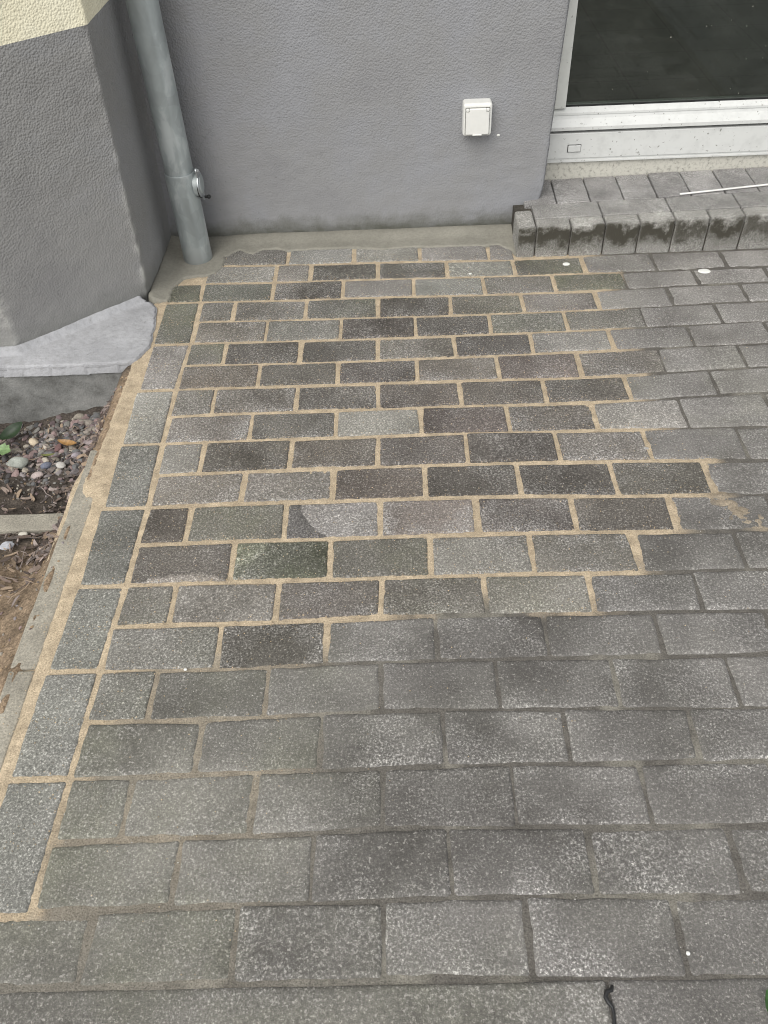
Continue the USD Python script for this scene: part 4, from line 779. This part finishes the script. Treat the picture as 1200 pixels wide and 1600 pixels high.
put("pane", (np.array([(0.522, YD + 0.028, 0.30), (1.785, YD + 0.028, 0.30), (1.785, YD + 0.028, 2.205), (0.522, YD + 0.028, 2.205)]), np.array([(0, 1, 2), (0, 2, 3)])), GLASS, door)
put("pane", (np.array([(0.522, YD + 0.046, 0.30), (1.785, YD + 0.046, 0.30), (1.785, YD + 0.046, 2.205), (0.522, YD + 0.046, 2.205)]), np.array([(0, 1, 2), (0, 2, 3)])), GLASS, door)
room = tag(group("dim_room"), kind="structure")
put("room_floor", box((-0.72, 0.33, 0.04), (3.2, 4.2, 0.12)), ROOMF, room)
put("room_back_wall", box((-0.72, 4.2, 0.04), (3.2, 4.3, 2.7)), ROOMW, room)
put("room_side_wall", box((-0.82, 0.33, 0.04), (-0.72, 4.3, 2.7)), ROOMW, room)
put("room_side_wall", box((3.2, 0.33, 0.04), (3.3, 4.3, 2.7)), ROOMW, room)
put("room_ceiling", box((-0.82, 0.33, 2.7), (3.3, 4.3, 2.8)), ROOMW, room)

# ------------------------------------------------------------------ brick step in front of the door
step = tag(group("brick_step"), "low step of grey pavers with mossy front below the terrace door", "step")
H0 = lambda x: 0.090 + 0.022 * (x - 0.42)
STEPM = mat("mossy_step_concrete", {
    "g": ("geometry", {}), "sp": ("separate_xyz", {}), "tone": ("attribute", {"attribute": "tone"}),
    "s": ("noise_texture", {"scale": 320.0, "detail": 3.0, "roughness": 0.75}), "sr": ("rgb_ramp", {"ramp": [(0.32, (0.42,) * 3), (0.5, (1.0,) * 3), (0.68, (2.1,) * 3)]}),
    "c": ("noise_texture", {"scale": 12.0, "detail": 6.0, "roughness": 0.65}), "cr": ("rgb_ramp", {"ramp": [(0.3, (0.72,) * 3), (0.7, (1.25,) * 3)]}),
    "m1": ("mix", {"mix_type": "multiply", "fac": 1.0}), "m2": ("mix", {"mix_type": "multiply", "fac": 1.0}),
    "ym": ("map_range", {"from_min": -0.163, "from_max": -0.171, "to_min": 0.0, "to_max": 1.0, "clamp": True}),
    "mn": ("noise_texture", {"scale": 12.0, "detail": 6.0, "roughness": 0.7}), "mz": ("math", {"math_type": "multiply_add", "value2": 0.19, "value3": -0.095}), "za": ("math", {"math_type": "add"}),
    "zr": ("rgb_ramp", {"ramp": [(0.0, (0.12,) * 3), (0.03, (0.5,) * 3), (0.05, (0.97,) * 3), (0.076, (1.0,) * 3), (0.094, (0.4,) * 3), (0.108, (0.1,) * 3)]}),
    "mf": ("math", {"math_type": "multiply"}), "moss": ("mix", {"mix_type": "mix", "color2": (0.050, 0.046, 0.035)}),
    "hb": ("noise_texture", {"scale": 360.0, "detail": 3.0}), "bump": ("bump", {"strength": 0.6, "distance": 0.002}), "p": ("principled_bsdf", {"roughness": 0.9, "specular_ior_level": 0.25})},
    [("g.position", f"{n}.vector") for n in ("s", "c", "mn", "hb", "sp")] + [("s.fac", "sr.fac"), ("c.fac", "cr.fac"), ("tone.color", "m1.color1"), ("sr.color", "m1.color2"), ("m1.color", "m2.color1"), ("cr.color", "m2.color2"),
     ("sp.y", "ym.value"), ("mn.fac", "mz.value1"), ("mz.value", "za.value1"), ("sp.z", "za.value2"), ("za.value", "zr.fac"), ("zr.color", "mf.value1"), ("ym.result", "mf.value2"), ("mf.value", "moss.fac"), ("m2.color", "moss.color1"), ("moss.color", "p.base_color"), ("hb.fac", "bump.height"), ("bump.normal", "p.normal")])
def step_stone(x0, x1, y0, y1, z0, tone, ch=0.006, seed=0, name="step_paver", skew=0.0):
    xm = 0.5 * (x0 + x1); h = H0(xm) + rng.normal(0, 0.0008)
    m = rbox((x0, y0, z0), (x1, y1, h), ch, 10).refine_to_length(0.03); t = tri(m); v = np.array(t.vertices)
    v = v + np.stack([n3(v, 40.0, seed + i) for i in range(3)], 1) * 0.0035
    v[:, 2] += 0.022 * (v[:, 0] - xm) * (v[:, 2] > 0.05); v[:, 0] += skew * (v[:, 1] - y0)
    put(name, trimesh.Trimesh(v, t.faces, process=False), STEPM, step, smooth=45, attrs=None) if False else put(name, trimesh.Trimesh(v, t.faces, process=False), STEPM, step, smooth=True, attrs={"tone": np.tile(np.array(tone) * rng.uniform(0.9, 1.1), (len(v), 1))})
# front course on end, two to each paver behind
fx = [0.3655, 0.4205, 0.5215, 0.6215, 0.7225, 0.8230, 0.9235, 1.0245, 1.125, 1.226, 1.327]
for i, (a, b) in enumerate(zip(fx[:-1], fx[1:])):
    step_stone(a + 0.0018, b - 0.0018, -0.1725 + rng.normal(0, 0.0012), -0.1175 if i else -0.058, -0.05, (0.265, 0.258, 0.238), 0.007, 130 + i)
cx = [0.4205, 0.6215, 0.8230, 1.0245, 1.226, 1.43]
for i, (a, b) in enumerate(zip(cx[:-1], cx[1:])):
    step_stone(a + 0.0015, b - 0.0015, -0.1160, -0.0275, -0.05, (0.220, 0.214, 0.202), 0.004, 150 + i)
tx = [0.40, 0.5, 0.602, 0.703, 0.804, 0.905, 1.007, 1.108, 1.21, 1.31]
for i, (a, b) in enumerate(zip(tx[:-1], tx[1:])):
    step_stone(a + 0.002, b - 0.002, -0.0255, 0.139, -0.05, (0.225, 0.218, 0.210), 0.003, 170 + i, skew=0.02)
put("step_bedding", box((0.37, -0.165, -0.06), (1.6, 0.14, 0.078)), grainy("step_dirt", [(0.3, (0.03, 0.028, 0.022)), (0.7, (0.08, 0.072, 0.06))], 200.0, 20.0), step)
# crumbling dark hole where the wall meets the first stone
put("crumbled_mortar", rough_block((0.380, -0.052, 0.0), (0.417, -0.008, 0.074), 0.008, 0.008, 190, 0.01), CONC, step, smooth=60)

# ------------------------------------------------------------------ small things
a, b = np.array((0.8669, -0.0272, 0.1045)), np.array((1.30, 0.018, 0.1145))
d = (b - a) / np.linalg.norm(b - a); L = np.linalg.norm(b - a)
rod = rbox((0, -0.0028, 0), (L, 0.0028, 0.004), 0.0012, 8).rotate([0, -math.degrees(math.asin(d[2])), math.degrees(math.atan2(d[1], d[0]))]).translate(list(a))
tag(put("white_strip", rod, PALEWOOD, smooth=35), "thin white strip lying across the pavers of the step", "strip")
LOOSEW = plain('pale_blotch', (0.36, 0.35, 0.33), 0.8, grime=0.3, gscale=200.0)
def spot(label, x, y, rx, ry, seed, h=0.0022, col=WHITEP, name="white_spot", cat="spot", z=0.0):
    m = trimesh.creation.icosphere(3, 1.0); v = m.vertices; ang = np.arctan2(v[:, 1], v[:, 0])
    k = 1 + 0.35 * n3(np.c_[np.cos(ang), np.sin(ang)], 1.3, seed)
    v = v * np.array([rx, ry, h]) * np.c_[k, k, np.ones(len(v))]
    tag(put(name, trimesh.Trimesh(v + np.array((x, y, z + 0.0005)), m.faces, process=False), col, smooth=True), label, cat)
spot("small white spot on the paver in front of the step's left end", 0.507, -0.2265, 0.0105, 0.0085, 201)
spot("larger white spot on the paving in front of the step's right part", 0.892, -0.294, 0.0175, 0.0125, 202)
spot("faint pale blotch on a dark paver at the right edge of the sand joints", 0.556, -1.046, 0.0065, 0.005, 203, 0.0008, LOOSEW)
spot("tiny white pebble in the joint near the lower right corner", 0.3797, -2.0822, 0.0028, 0.0028, 204, 0.003, name="white_pebble", cat="pebble")
spot("tiny whitish scrap on the pavers at the lower left", -0.396, -1.604, 0.0032, 0.0025, 205, 0.002, WHITEP, "paper_scrap", "scrap", 0.002)
spot("white fleck on the grey paver left of the pair of spots", 0.221, -0.262, 0.005, 0.004, 206, 0.0015)
tw = [(0.2675, -2.121, 0.004), (0.2655, -2.1265, 0.005), (0.2585, -2.1285, 0.0055), (0.2555, -2.135, 0.006), (0.2585, -2.1415, 0.006), (0.2625, -2.1465, 0.005), (0.2632, -2.155, 0.004), (0.2615, -2.166, 0.003), (0.261, -2.19, 0.002)]
tag(put("black_twig", tube(tw, [0.0022, 0.003, 0.0032, 0.0032, 0.003, 0.0024, 0.0022, 0.0024, 0.0022], 7), BLACK, smooth=True), "black curled twig lying on the pavers at the bottom edge", "twig")

# stray sand grains and crumbs on the stones
parts = []; gr = random.Random(11); K = 0
oct_ = trimesh.creation.icosphere(0, 1.0)
lines_pts = [(x, y) for k in LINES for x, y in LINES[k]]
while K < 9000:
    x, y = gr.uniform(-0.70, 0.9), gr.uniform(-2.1, -0.12); s = float(sand_at(np.array([x, y])))
    k = min(range(1, 21), key=lambda q: abs(line_at(q, x) - y)); dl = abs(line_at(k, x) - y)
    near = max(math.exp(-(dl / 0.013) ** 2), max((math.exp(-((x - q) / 0.011) ** 2) for q, _ in JOINTS[k if line_at(k, x) > y else k - 1]), default=0) )
    if gr.random() > s * (0.10 + 0.9 * near) + 0.04: continue
    K += 1; r = gr.uniform(0.0006, 0.0015)
    c = np.array((0.42, 0.33, 0.22) if gr.random() < 0.3 + 0.7 * s else (0.40, 0.39, 0.36)) * gr.uniform(0.6, 1.35)
    parts.append((oct_.vertices * r * np.array((1, gr.uniform(0.6, 1), 0.7)) + np.array((x, y, r * 0.3 + 0.0006)), oct_.faces, c))
gm, gc = merge(parts); put("sand_grains", gm, LOOSE, attrs={"tone": gc}); tag("/World/sand_grains", "loose tan sand grains strewn over the relaid pavers", "sand", kind="stuff")
